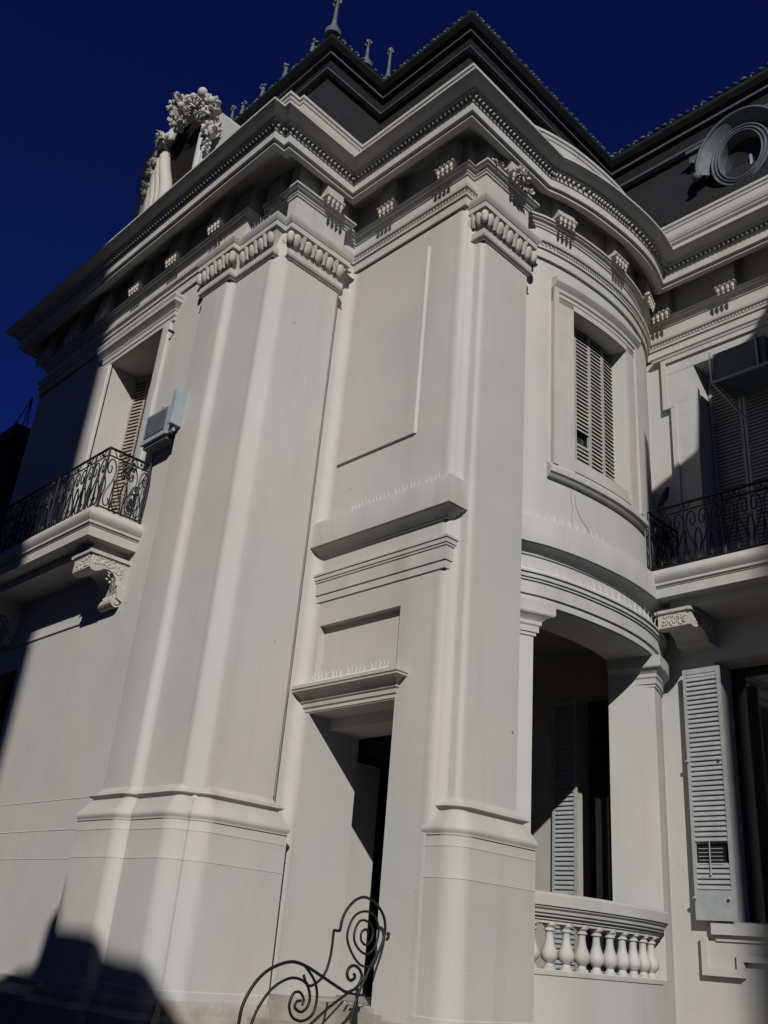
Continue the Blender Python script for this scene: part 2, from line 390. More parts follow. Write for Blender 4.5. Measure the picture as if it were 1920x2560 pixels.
# ---- capitals
capp = [(0, 8.46), (.02, 8.465), (.02, 8.478)]+torus(.03, .055, 8.48, 8.53)+[(.042, 8.535), (.042, 8.615), (.03, 8.62), (.0, 8.64), (.008, 8.70), (.028, 8.80), (.055, 8.90), (.065, 8.925), (.095, 8.928), (.095, 9.01), (.105, 9.015), (.125, 9.05), (.14, 9.085), (.14, 9.105), (0, 9.13)]
def capital(path, parent, ends):
    mb = MB(); mb.sweep(path, capp, ends=False); o = mb.build('capital', TRIM, parent, 30, fix=False)
    mb = MB(); q = off(path, .050); L = lens(q)
    for i in range(ends[0], len(q)-1-ends[1]):
        l = L[i+1]-L[i]
        if l < .25:
            continue
        n = max(1, round(l/.215))
        for k in range(n):
            s = L[i]+l*(k+.5)/n; p, nn, d = at_s(q, L, s)
            rot = Matrix.Rotation(math.atan2(d[1], d[0]), 3, 'Z') @ Matrix.Rotation(.28, 3, 'X')
            mb.ball((p[0]+nn[0]*.008, p[1]+nn[1]*.008, 8.785), (.066, .036, .105), 12, 8, rot)
            s = L[i]+l*(k)/n
            if k:
                p, nn, d = at_s(q, L, s)
                mb.obox(p[0]+nn[0]*.02, p[1]+nn[1]*.02, 8.80, .016, .022, .10, rot)
        # leaf at each outer corner
    for i in range(1, len(q)-1):
        a = Vector(q[i]); n0 = offs(path)[i]
        if (i in (1, 2, 5, 6) if len(q) > 5 else i in (1, 2)): mb.ball((a.x+n0[0]*.005, a.y+n0[1]*.005, 8.79), (.058, .058, .105), 12, 8)
    mb.build('egg_and_dart', CARVED, o, 60)
    return o
capital(G, pil[1], (0, 1)); capital(GP, pil[2], (0, 1))

# ---- architrave, frieze
arc = [(-.3, 9.02), (.0, 9.02), (.0, 9.05), (.035, 9.052), (.035, 9.20), (.06, 9.202), (.06, 9.235), (.045, 9.245), (.045, 9.285), (.085, 9.31), (.095, 9.34), (.095, 9.36), (.0, 9.372)]
arp = [(.0, 9.06), (.0, 9.60), (.02, 9.605), (.02, 9.635), (.035, 9.64), (.05, 9.68), (.08, 9.69), (.09, 9.715), (.11, 9.72), (.11, 9.75), (.03, 9.76), (.01, 9.80), (.01, 10.34), (-.1, 10.36)]
AP = Wr
F = [(-15.9, 16), (-15.9, A1), (-9.52, A1), (-9.52, 5.82), (-8.74, 5.82), (-8.74, 5.70), (-8.56, 5.70), (-8.56, 6.62), (B1, 6.62), (B1, A3), (B3, A3), (B3, 7.11), (-6.27, 7.11), (-6.27, 8.03), (-6.468, 8.03), (-6.47, 8.06)]+BAY[1:]+[(3.2, A5)]
FA = off(F, .004)
mb = MB(); mb.sweep(FA, arp, ends=False)
ar = mb.build('frieze', TRIM, house, 25, fix=False)
mb = MB()
APS = [subpath(Wr, (-15.9, 15), (-10.15, A1)), subpath(Wr, (B1, 6.55), (-6.48, 7.15)), subpath(Wr, (-6.475, 8.0), (3.1, A5))]
for p_ in APS: mb.sweep(p_, arc, ends=False)
mb.build('architrave', TRIM, house, 25, fix=False)
# bead row on the architrave
mb = MB()
for path in APS:
    q = off(path, .056); L = lens(q)
    for i in range(len(q)-1):
        a, b = q[i], q[i+1]
        if a[0] < -15 or a[1] > 12: continue
        l = L[i+1]-L[i]; n = max(1, round(l/.055))
        for k in range(n):
            p, nn, d = at_s(q, L, L[i]+l*(k+.5)/n)
            if p[0] > -3.2: continue
            mb.obox(p[0], p[1], 9.265, .015, .014, .014, Matrix.Rotation(math.atan2(d[1], d[0]), 3, 'Z') @ Matrix.Rotation(.78, 3, 'Y'))
tag(mb.build('bead_moulding', TRIM, ar, 0), kind='stuff')

# ---- main cornice
cor = [(-1.0, 10.33), (-.62, 10.32), (-.45, 10.29), (-.32, 10.22), (-.24, 10.14), (-.20, 10.08), (-.16, 10.075), (-.135, 10.07), (-.13, 10.0), (-.045, 10.0), (-.04, 10.045), (-.03, 10.05), (-.005, 10.05), (0, 10.055), (0, 10.185), (.015, 10.19), (.02, 10.205), (.02, 10.21), (.02, 10.29), (.075, 10.295), (.085, 10.30), (.085, 10.325), (.105, 10.33), (.13, 10.334), (.17, 10.348), (.21, 10.37), (.243, 10.398), (.25, 10.40), (.25, 10.432), (-.2, 10.50), (-.62, 10.52)]
mb = MB(); mb.sweep(SP, cor, ends=True); cn = mb.build('cornice', TRIM, house, 22, fix=False)
mb = MB(); q = off(SP, .04); L = lens(q)
for i in range(len(q)-1):
    l = L[i+1]-L[i]
    if q[i][1] > 12 or q[i][0] > 0: continue
    n = max(1, round(l/.075))
    for k in range(n):
        p, nn, d = at_s(q, L, L[i]+l*(k+.5)/n)
        if p[0] > -3 or p[1] > 12: continue
        mb.ball((p[0]+nn[0]*.01, p[1]+nn[1]*.01, 10.25), (.022, .026, .036), 5, 4, Matrix.Rotation(math.atan2(d[1], d[0]), 3, 'Z'))
tag(mb.build('egg_moulding', CARVED, cn, 60), kind='stuff')

# ---- modillions
def modillion():
    mb = MB()                                   # local: x along the wall, -y outward, origin on the frieze face
    prof = [(-.01, -.02), (-.20, -.02), (-.215, -.05), (-.215, -.10), (-.19, -.13), (-.20, -.16), (-.20, -.30), (-.17, -.36), (-.10, -.40), (-.01, -.43)]
    pr = [(0, .33), (-.10, .33), (-.14, .20), (-.15, -.0), (-.155, -.20), (-.14, -.25), (-.08, -.28), (0, -.29)]
    mb.prism(pr, 'x', -.155, .155)
    mb.prism([(0, -.20), (-.185, -.20), (-.19, -.225), (-.175, -.245), (0, -.25)], 'x', -.175, .175)
    for k in range(4):
        x = -.120+.080*k
        mb.ball((x, -.172, -.295), (.027, .022, .05), 8, 6)
        mb.ball((x, -.160, -.355), (.017, .017, .035), 6, 5)
    for k in range(5): mb.ball((-.15+.075*k, -.182, -.215), (.026, .018, .022), 6, 4)
    mb.v = [(x, y, z-ZO) for x, y, z in mb.v]
    return mb.build('modillion', CARVED, cn, 40)
mod0 = modillion(); first = True
def put_mod(x, y, nx, ny, z=10.01):
    global first
    rz = math.atan2(ny, nx)+math.pi/2
    if first: mod0.location = (x, y, z+ZO); mod0.rotation_euler = (0, 0, rz); first = False
    else: copy_at(mod0, cn, (x, y, z+ZO), rz)
fr = .03
for x in (-15.85, -14.7, -13.57, -12.43, -11.3): put_mod(x, A1-fr, 0, -1)
put_mod(-10.13, A1-fr, 0, -1); put_mod(-9.10, 5.82-fr, 0, -1)
put_mod(-8.55+fr, 6.22, 1, 0)
for x in (-7.86, -6.72): put_mod(x, A3-fr, 0, -1)
put_mod(-6.27+fr, 7.57, 1, 0)
for yy in (8.68, 9.88, 10.98):
    s = s_of(W, (-6.15, yy)); p, n, d = at_s(off(W, fr), lens(off(W, fr)), s_of(off(W, fr), (-6.1, yy))); put_mod(p[0], p[1], n[0], n[1])
for x in (-6.15, -5.03, -3.9, -2.8): put_mod(x, A5-fr, 0, -1)

# carved leaves along the frieze cap of the pier
mb = MB()
def leaf_cluster(mb, c, r, n, blades=True, sz=1.0):
    for k in range(n):
        d = Vector((random.gauss(0, 1), random.gauss(0, 1), random.gauss(0, 1))).normalized()
        p = Vector(c)+Vector((d.x*r[0], d.y*r[1], d.z*r[2]))*random.uniform(.55, 1)
        rot = d.to_track_quat('Z', 'Y').to_matrix() @ Matrix.Rotation(random.uniform(0, 6.28), 3, 'Z')
        q = random.uniform(.6, 1.2)*sz
        mb.ball(p, (.05*q, .02*q, .075*q), 6, 4, rot, .12)
for yy in [7.16+.11*k for k in range(8)]:
    leaf_cluster(mb, (-6.15, yy, 9.80), (.04, .05, .05), 7, sz=.5)
leaf_cluster(mb, (-6.02, 7.57, 9.78), (.05, .13, .09), 34, sz=.6)
mb.build('carved_leaves', CARVED, ar, 60)

# ---- parapet above the cornice
par = [(-.49, 10.45), (-.49, 11.20), (-.47, 11.215), (-.45, 11.22), (-.45, 11.25), (-.43, 11.26), (-.405, 11.30), (-.40, 11.34), (-.40, 11.44), (-.385, 11.45), (-.375, 11.50), (-.355, 11.51), (-.355, 11.56), (-.52, 11.60), (-.9, 11.62)]
mb = MB(); mb.sweep(SP, par, ends=False); mb.build('parapet', TRIM, house, 25, fix=False)

# ---- mansard roof
RP = [(-16.3, 16), (-16.3, 5.03), (-8.35, 5.03), (-8.28, 5.06), (-8.28, 6.46), (-5.99, 6.46), (-5.99, 11.07), (3.2, 11.07)]
RP = [(-16.3, 16), (-16.3, 5.06), (-8.28, 5.06), (-8.28, 6.46), (-5.99, 6.46), (-5.99, 11.07), (3.2, 11.07)]
mb = MB(); mb.sweep(RP, [(-.8, 10.6), (-.85, 11.5), (-2.10, 14.75)], ends=False)
roof = mb.build('roof', SLATE, house, 20, fix=False)
tag(roof, 'steep dark slate mansard roof with zinc mouldings')
mb = MB(); mb.sweep(RP, [(-2.12, 14.72), (-2.02, 14.76), (-1.99, 14.80), (-2.0, 14.86), (-2.06, 14.87), (-2.08, 14.90), (-2.07, 14.97), (-2.1, 14.99), (-2.12, 15.3), (-2.07, 15.33), (-2.05, 15.37), (-2.09, 15.40), (-2.10, 15.44)], ends=False)
mb.build('eaves_moulding', DZINC, roof, 20, fix=False)
mb = MB(); 
for t, z in ((-1.985, 14.83), (-2.055, 14.94), (-2.045, 15.36), (-2.08, 15.43)):
    mb.sweep(RP, [(t-.02, z-.012), (t+.012, z-.012), (t+.012, z+.012), (t-.02, z+.012)], ends=False)
mb.build('zinc_fillet', ZINC, roof, 20, fix=False)
mb = MB(); mb.sweep(RP, [(-2.12, 15.44), (-2.0, 15.52), (-1.93, 15.62), (-1.95, 15.72), (-2.06, 15.86), (-2.12, 15.93), (-2.4, 16.0), (-5, 16.3)], ends=False)
mb.build('roof_crest', DZINC, roof, 20, fix=False)
mb = MB(); q = off(RP, -2.05); L = lens(q); k = 0
for i in range(1, len(q)-1):
    l = L[i+1]-L[i]; n = max(1, round(l/.17))
    for j in range(n):
        p, nn, d = at_s(q, L, L[i]+l*(j+.5)/n)
        if p[0] > -.5: continue
        rr = random.uniform(.85, 1.1)
        mb.ball((p[0], p[1], 15.90), (.075*rr, .05, .038*rr), 7, 4, Matrix.Rotation(math.atan2(d[1], d[0]), 3, 'Z'))
        if random.random() < .5: mb.ball((p[0]+nn[0]*.06, p[1]+nn[1]*.06, 15.80), (.03, .03, .035), 5, 4)
tag(mb.build('crest_bead', ZINC, roof, 50), kind='stuff')
def finial(x, y, z, h, s=1.0):
    mb = MB()
    mb.lathe(x, y, [(.13*s, z-.12), (.13*s, z), (.10*s, z+.04), (.07*s, z+.12*h), (.045*s, z+.25*h), (.038*s, z+.3*h), (.05*s, z+.33*h), (.036*s, z+.36*h), (.032*s, z+.70*h), (.055*s, z+.74*h), (.03*s, z+.77*h), (.028*s, z+.82*h), (.05*s, z+.86*h), (.065*s, z+.91*h), (.045*s, z+.96*h), (.012*s, z+h)], 10)
    for a in range(4):
        t = a*math.pi/2+.4; mb.ball((x+.06*s*math.cos(t), y+.06*s*math.sin(t), z+.86*h), (.022*s, .022*s, .05*s), 5, 4)
    mb.build('finial', ZINC, roof, 50)
finial(-10.40, 7.14, 16.02, .98, 1.25); finial(-10.38, 8.02, 15.95, .68, 1.0); finial(-10.36, 8.6, 15.95, 1.0, .95); finial(-13.75, 7.15, 15.95, .62, .9)
mb = MB()
for x in (-10.95, -11.8, -12.55, -13.25):
    mb = MB()
    mb.lathe(x, 7.1, [(.06, 15.85), (.05, 15.98), (.03, 16.05), (.05, 16.1), (.02, 16.16)], 8)
    for a in range(7): mb.ball((x+random.uniform(-.09, .09), 7.1+random.uniform(-.04, .04), 16.14+random.uniform(-.03, .12)), .035, 5, 4)
    mb.build('cresting_ornament', ZINC, roof, 50)

# ---- round dormer on the right slope
def ring(mb, cx, cz, y, rx, rz, r, a0=0, a1=360, n=48, sq=1.0):
    pts = [(cx+rx*math.cos(math.radians(a0+(a1-a0)*k/n)), y, cz+rz*math.sin(math.radians(a0+(a1-a0)*k/n))) for k in range(n+1)]
    mb.tube(pts, r, 8, cap=(a1-a0) < 360)
mb = MB(); cx, cz, y0 = -4.99, 13.31, 12.40
n = 40
def tubering(rx0, rz0, rx1, rz1, y, d):      # flat annulus drum
    for k in range(n):
        a, b = 2*math.pi*k/n, 2*math.pi*(k+1)/n
        P = lambda rx, rz, t, yy: (cx+rx*math.cos(t), yy, cz+rz*math.sin(t))
        mb.face(P(rx0, rz0, a, y), P(rx1, rz1, a, y), P(rx1, rz1, b, y), P(rx0, rz0, b, y))
        mb.face(P(rx1, rz1, a, y), P(rx1, rz1, a, y+d), P(rx1, rz1, b, y+d), P(rx1, rz1, b, y))
        mb.face(P(rx0, rz0, a, y), P(rx0, rz0, b, y), P(rx0, rz0, b, y+.4), P(rx0, rz0, a, y+.4))
tubering(.38, .51, .52, .64, y0, 1.0)
dr = mb.build('dormer', ZINC, roof, 30, fix=False); tag(dr, 'round oculus dormer with zinc hood')
mb = MB(); ring(mb, cx, cz, y0-.01, .40, .53, .016); ring(mb, cx, cz, y0-.01, .46, .58, .014); ring(mb, cx, cz, y0, .53, .65, .022)
mb.build('dormer_ring', ZINC, roof, 50)
mb = MB(); ring(mb, cx, cz+.02, y0-.10, .78, .90, .032, -8, 188, 40)
for k in range(40):
    a, b = math.radians(-6+192*k/40), math.radians(-6+192*(k+1)/40)
    Q = lambda rx, rz, t, yy: (cx+rx*math.cos(t), yy, cz+.02+rz*math.sin(t))
    mb.face(Q(.78, .90, a, y0-.12), Q(.78, .90, b, y0-.12), Q(.60, .72, b, y0+.06), Q(.60, .72, a, y0+.06)); mb.face(Q(.79, .91, a, y0-.11), Q(.79, .91, b, y0-.11), Q(.79, .91, b, y0+.5), Q(.79, .91, a, y0+.5))
for sx in (-1, 1): mb.ball((cx+sx*.77, y0-.12, cz-.12), (.09, .08, .09), 10, 7)
mb.build('dormer_hood', ZINC, roof, 50)
mb = MB(); mb.face(*[(cx+.39*math.cos(2*math.pi*k/24), y0+.2, cz+.52*math.sin(2*math.pi*k/24)) for k in range(24)]); mb.build('dormer_pane', GLASS, roof, 0)
mb = MB(); mb.obox(cx+.12, y0+.16, cz-.22, .018, .02, .26); mb.obox(cx-.08, y0+.16, cz-.30, .28, .02, .014); mb.build('dormer_glazing_bar', SHUT, roof, 0)
mb = MB(); mb.box(-6.12, -5.78, 12.78, 13.1, 14.15, 14.35); mb.box(-6.16, -5.74, 12.72, 13.1, 14.35, 14.42)
for k in range(3): mb.ball((-6.05+.1*k, 12.77, 14.13), (.035, .03, .05), 6, 4)
mb.build('eaves_bracket', ZINC, roof, 40)

# ---- string course between the storeys
strg = [(0, 4.47), (.02, 4.475), (.02, 4.495), (.03, 4.50), (.05, 4.53), (.09, 4.56), (.135, 4.572), (.135, 4.58), (.16, 4.582), (.16, 4.90), (.15, 4.93), (0, 4.99)]
fas = [(0, 3.87), (.028, 3.871), (.026, 3.965), (.052, 3.966), (.05, 4.13), (.070, 4.131), (.070, 4.16), (.09, 4.161), (.09, 4.215), (.112, 4.216), (.11, 4.245), (0, 4.29)]
mb = MB()
PX = [(-8.68, A3), (B3, A3), (B3, 7.12)]
mb.sweep(PX, strg, ends=True); mb.sweep(PX, [(t*.6, z) for t, z in fas], ends=True)
PY = subpath(Wr, (-6.48, 8.02), (-6.56, A5))
mb.sweep(PY, strg, ends=True); mb.sweep(PY, fas, ends=True)
sc = mb.build('string_course', TRIM, house, 22, fix=False)


# ---- loggia: capitals, balustrade, room behind
LO = subpath(W, (-6.30, 8.53), (-6.26, 10.88))
capL = [(.0, 3.46), (.015, 3.47), (.015, 3.50), (.03, 3.51), (.03, 3.58), (.045, 3.60), (.045, 3.64), (.07, 3.68), (.11, 3.71), (.12, 3.73), (.12, 3.80), (.13, 3.86), (0, 3.87)]
def rev(y, y2, x0, x1): return None
mb = MB()
pl = subpath(Wr, (-6.47, 8.06), (-6.355, 8.38)); e = pl[-1]; mb.sweep([(-6.49, 8.04)]+pl[1:]+[(e[0]-.55, e[1]-.12)], capL, ends=False); mb.build('loggia_capital', TRIM, house, 25, fix=False); mb = MB()
s2 = subpath(Wr, (-6.27, 10.88), (-6.46, 11.40)); e = s2[0]
mb.sweep([(e[0]-.60, e[1]-.10)]+s2, capL, ends=False)
mb.build('loggia_capital', TRIM, house, 25, fix=False)
railp = off(subpath(Wr, (-6.43, 8.15), (-6.42, 11.3)), 0)
rl = [(-.30, .44), (-.02, .44), (-.02, .47), (.0, .475), (.0, .50), (.03, .505), (.035, .53), (.055, .535), (.06, .56), (.085, .58), (.09, .60), (.105, .602), (.105, .705), (.09, .72), (.06, .735), (-.30, .75)]
bl = empty('balustrade', (-6.2, 9.7, 0)); attach(bl, house)
bl.location = (-6.2, 9.7, ZO)
def attach2(o, p, base):                       # child of an Empty that itself hangs under the house
    o.parent = p; o.matrix_parent_inverse = Matrix.Translation(-Vector(base))
rail_path = subpath(Wr, (-6.36, 8.36), (-6.20, 10.72))
mb = MB(); mb.sweep(rail_path, rl); o = mb.build('handrail', TRIM, None, 25, fix=False); attach2(o, bl, (-6.2, 9.7, ZO))
mb = MB(); mb.sweep(rail_path, [(-.26, -.02), (-.26, .012), (.0, .012), (.012, 0), (.012, -.04), (.0, -.05)]); o = mb.build('bottom_rail', TRIM, None, 25, fix=False); attach2(o, bl, (-6.2, 9.7, ZO))
bp = [(r*.88, z*.83) for r, z in [(.08, .0), (.08, .04), (.055, .05), (.046, .08), (.06, .10), (.092, .13), (.102, .17), (.098, .21), (.076, .26), (.058, .31), (.048, .36), (.046, .41), (.048, .44), (.068, .45), (.068, .47), (.052, .48), (.06, .495), (.08, .51), (.084, .55)]]
mb = MB(); mb.lathe(0, 0, bp, 14); mb.v = [(x, y, z-ZO) for x, y, z in mb.v]; b0 = mb.build('baluster', TRIM, None, 40)
q = off(rail_path, -.08); L = lens(q); nb = 10
for k in range(nb):
    p, nn, d = at_s(q, L, L[-1]*(k+.40)/nb)
    o = b0 if k == 0 else b0.copy()
    if k: col.objects.link(o)
    attach2(o, bl, (-6.2, 9.7, ZO)); o.location = (p[0], p[1], ZO)
# room behind the loggia
mb = MB(); X0 = -9.6
wall(mb, [(X0, A5+.001), (-6.55, A5+.001)], -.15, 4.4, [(1.62, 2.75, -.1, 3.7, .35, False)])
mb.face((X0, 8.9, -.15), (X0, A5, -.15), (X0, A5, 4.4), (X0, 8.9, 4.4))
mb.face((-6.98, 8.9, -.15), (X0, 8.9, -.15), (X0, 8.9, 4.4), (-6.98, 8.9, 4.4)); mb.face((-6.98, 8.38, -.15), (-6.98, 8.9, -.15), (-6.98, 8.9, 4.4), (-6.98, 8.38, 4.4))
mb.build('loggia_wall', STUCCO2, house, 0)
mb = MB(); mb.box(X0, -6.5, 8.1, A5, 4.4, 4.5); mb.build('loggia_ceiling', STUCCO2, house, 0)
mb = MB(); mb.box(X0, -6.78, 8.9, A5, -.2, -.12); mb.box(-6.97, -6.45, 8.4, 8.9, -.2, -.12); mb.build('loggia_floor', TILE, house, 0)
mb = MB(); mb.box(-6.95, -6.35, 8.2, 8.53, -.15, 4.4) if False else None

# ---- door leaf in the side entrance, painted near black for the unlit interior
dd = MB(); dd.box(-9.2, -7.05, 8.80, 8.86, -.47, 2.4); dd.box(-9.2, -9.15, 8.58, 8.86, -.47, 2.4); dd.box(-9.2, -8.93, 8.585, 8.60, -.47, 2.4); door = dd.build('door', DARK, house, 0)
dd = MB()
for x0, x1 in ((-8.5, -7.95), (-7.75, -7.2)):
    for z0, z1 in ((-.25, .6), (.8, 2.1)): dd.box(x0, x1, 8.77, 8.802, z0, z1)
dd.build('door_panel', DARK, door, 0)
dd = MB(); dd.box(-8.93, -7.05, 7.803, 8.74, 2.18, 2.355); dd.build('door_soffit_shade', DARK, door, 0)  # black ceiling block paints in the shade of the recess
# door hood
mb = MB(); dp = [(0, 2.50), (.012, 2.505), (.012, 2.54), (.03, 2.555), (.035, 2.60), (.055, 2.615), (.06, 2.66), (.10, 2.70), (.15, 2.715), (.165, 2.72), (.165, 2.735), (.18, 2.75), (.18, 2.79), (.10, 2.82), (0, 2.84)]
def hood(mb, x0, x1, y, prof, d=.0): mb.sweep([(x0, y+.05), (x0, y), (x1, y), (x1, y+.05)], prof, ends=False)
hood(mb, -8.57, -7.10, A3, dp)
mb.build('door_hood', TRIM, house, 22, fix=False)
# sill slab
mb = MB(); mb.box(-8.95, -7.05, 6.86, 8.7, -.52, -.452); mb.build('threshold', OLDSTONE, house, 0)

# ---- shutters
def louvres(mb, fr, w_, h, cols=1, pitch=.055, tilt=.6, st=.045, top=.06, bot=.06, gap=None):
    """fr(u,v,d) -> world. builds stiles, rails and slats as boxes in a local frame"""
    def bx(u0, u1, v0, v1, d0, d1):
        i = len(mb.v); mb.v += [fr(u, v, d) for u, v, d in ((u0, v0, d0), (u1, v0, d0), (u1, v0, d1), (u0, v0, d1), (u0, v1, d0), (u1, v1, d0), (u1, v1, d1), (u0, v1, d1))]
        for q_ in ((0, 3, 2, 1), (4, 5, 6, 7), (0, 1, 5, 4), (1, 2, 6, 5), (2, 3, 7, 6), (3, 0, 4, 7)): mb.f.append(tuple(i+k for k in q_))
    cw = w_/cols
    for c in range(cols):
        u0 = c*cw; u1 = u0+cw-.006
        bx(u0, u0+st, 0, h, 0, .035); bx(u1-st, u1, 0, h, 0, .035); bx(u0+st, u1-st, 0, bot, 0, .035); bx(u0+st, u1-st, h-top, h, 0, .035)
        v = bot+.01
        while v < h-top-.02:
            if gap and gap[0] == c and gap[1] < v < gap[2]:
                v += pitch; continue
            i = len(mb.v); b_ = .047
            ua, ub = u0+st-.004, u1-st+.004
            # tilted slat: outer edge low, inner edge high
            pts = [(ua, v, .0), (ub, v, .0), (ub, v+b_, .026), (ua, v+b_, .026), (ua, v+.010, .0), (ub, v+.010, .0), (ub, v+b_+.01, .026), (ua, v+b_+.01, .026)]
            mb.v += [fr(*p) for p in pts]
            for q_ in ((0, 3, 2, 1), (4, 5, 6, 7), (0, 1, 5, 4), (1, 2, 6, 5), (2, 3, 7, 6), (3, 0, 4, 7)): mb.f.append(tuple(i+k for k in q_))
            v += pitch
def frame_xy(p0, dirv, nrm, z0):               # u along dirv, d along inward normal
    return lambda u, v, d: (p0[0]+dirv[0]*u+nrm[0]*d, p0[1]+dirv[1]*u+nrm[1]*d, z0+v)
def surround(mb, path, z0, z1, wdt, pr):
    """flat architrave on three or four sides, prof pr=(t,...)"""
    pass
# bay window: curved frame, three louvred leaves, sill, head mouldings
bw = MB()
BWp = subpath(Wr, (-6.31, 8.56), (-6.145, 10.52)); 
def band(mb, path, prof): mb.sweep(path, prof, ends=True)
Lh = lens(BWp)
win = MB()
sL = subpath(Wr, (-6.30, 8.60), (-6.19, 8.965)); sR = subpath(Wr, (-6.132, 10.225), (-6.17, 10.55))
for p_ in (sL, sR): win.sweep(p_, [(0, 5.80), (.04, 5.80), (.04, 8.62), (0, 8.62)], ends=True)
for p_ in (subpath(Wr, (-6.30, 8.60), (-6.285, 8.68)), subpath(Wr, (-6.155, 10.46), (-6.17, 10.55))): win.sweep(p_, [(.038, 5.80), (.07, 5.80), (.07, 8.62), (.038, 8.62)], ends=True)
mid = subpath(Wr, (-6.30, 8.60), (-6.17, 10.55))
win.sweep(mid, [(.0, 8.382), (.04, 8.384), (.04, 8.47), (.05, 8.48), (.05, 8.53), (.07, 8.55), (.075, 8.60), (.10, 8.63), (.13, 8.68), (.13, 8.74), (.11, 8.76), (0, 8.80)], ends=True)
win.sweep(subpath(Wr, (-6.31, 8.54), (-6.18, 10.61)), [(0, 5.60), (.05, 5.61), (.08, 5.65), (.10, 5.66), (.10, 5.73), (.08, 5.76), (.045, 5.80), (0, 5.83)], ends=True)
win.sweep(subpath(Wr, (-6.19, 8.965), (-6.132, 10.225)), [(.0, 5.81), (.035, 5.83), (.035, 5.90), (.01, 5.92), (.01, 6.025), (-.25, 6.05)], ends=True)
wo = win.build('window', TRIM, house, 25, fix=False); tag(wo, 'tall window set in the curved bay')
# the three leaves follow the chord
s0, s1 = s_of(off(W, -.20), (-6.39, 8.95)), s_of(off(W, -.20), (-6.33, 10.24)); q = off(W, -.20); L = lens(q)
for k in range(4):
    a, _, _ = at_s(q, L, s0+(s1-s0)*k/4); b, _, _ = at_s(q, L, s0+(s1-s0)*(k+1)/4); d = (Vector(b)-Vector(a)); l = d.length; d.normalize()
    mb = MB(); louvres(mb, frame_xy(a, (d.x, d.y), (-d.y, d.x), 6.06), l, 2.42, 1, .062, st=.028, gap=(0, .38, .60) if k == 1 else None)
    mb.build('shutter', BSHUT, wo, 0)
mb = MB(); q2 = subpath(off(W, -.27), (-6.46, 8.95), (-6.40, 10.24)); mb.sweep(q2, [(0, 6.03), (0, 8.45)], ends=False); mb.build('pane', GLASS, wo, 0, fix=False)

# ---- upper left window
mb = MB()
hp = [(0, 8.545), (.03, 8.55), (.03, 8.62), (.045, 8.63), (.045, 8.70), (.06, 8.72), (.06, 8.74), (.09, 8.78), (.13, 8.82), (.14, 8.83), (.14, 8.88), (.16, 8.92), (.16, 8.95), (0, 8.98)]
mb.sweep([(-13.25, A1+.02), (-13.25, A1), (-11.13, A1), (-11.13, A1+.02)], hp, ends=False)
def jamb(mb, x0, x1, y, z0, z1, d=.05, r=.03):
    mb.sweep(fillet([(x0, y+.02), (x0, y-d), (x1, y-d), (x1, y+.02)], {1: r, 2: r}, 4), [(0, z0), (0, z1)], ends=False)
    mb.face((x0, y, z1), (x1, y, z1), (x1, y-d, z1), (x0, y-d, z1)); mb.face((x0, y, z0), (x1, y, z0), (x1, y-d, z0), (x0, y-d, z0))
jamb(mb, -13.22, -13.0, A1, 5.0, 8.55); jamb(mb, -11.38, -11.16, A1, 5.0, 8.55)
wl = mb.build('window', TRIM, house, 25, fix=False); tag(wl, 'tall balcony window with folded louvred shutters')
pts = [(-12.98, 6.30), (-12.52, 5.98), (-12.02, 6.22), (-11.62, 5.98), (-11.42, 6.24)]
pts = [(-12.99, 6.02), (-12.70, 6.10), (-12.42, 6.00), (-12.14, 6.08), (-11.40, 6.06)]
for a, b in zip(pts, pts[1:-1]+[pts[-1]]):
    d = Vector(b)-Vector(a); l = d.length; d.normalize()
    if l < .08: continue
    mb = MB(); louvres(mb, frame_xy(a, (d.x, d.y), (-d.y, d.x), 5.03), l, 3.48, 1, .066, st=.03)
    mb.build('shutter', WSHUT, wl, 0)
mb = MB(); mb.face((-13, A1+.79, 5), (-11.38, A1+.79, 5), (-11.38, A1+.79, 8.54), (-13, A1+.79, 8.54)); mb.build('pane', GLASS, wl, 0)
# hidden ground-floor window further left, in the deep shade
mb = MB(); mb.face((-14.9, A1+.35, .5), (-13.7, A1+.35, .5), (-13.7, A1+.35, 3.4), (-14.9, A1+.35, 3.4)); mb.build('window', GLASS, house, 0)
# ledge under the balcony shadow
mb = MB(); mb.sweep([(-15.9, A1), (-11.95, A1), (-11.95, A1+.02)], [(0, 3.785), (.022, 3.787), (.024, 3.815), (.0, 3.84)], ends=False); mb.build('ledge', TRIM, house, 20, fix=False)

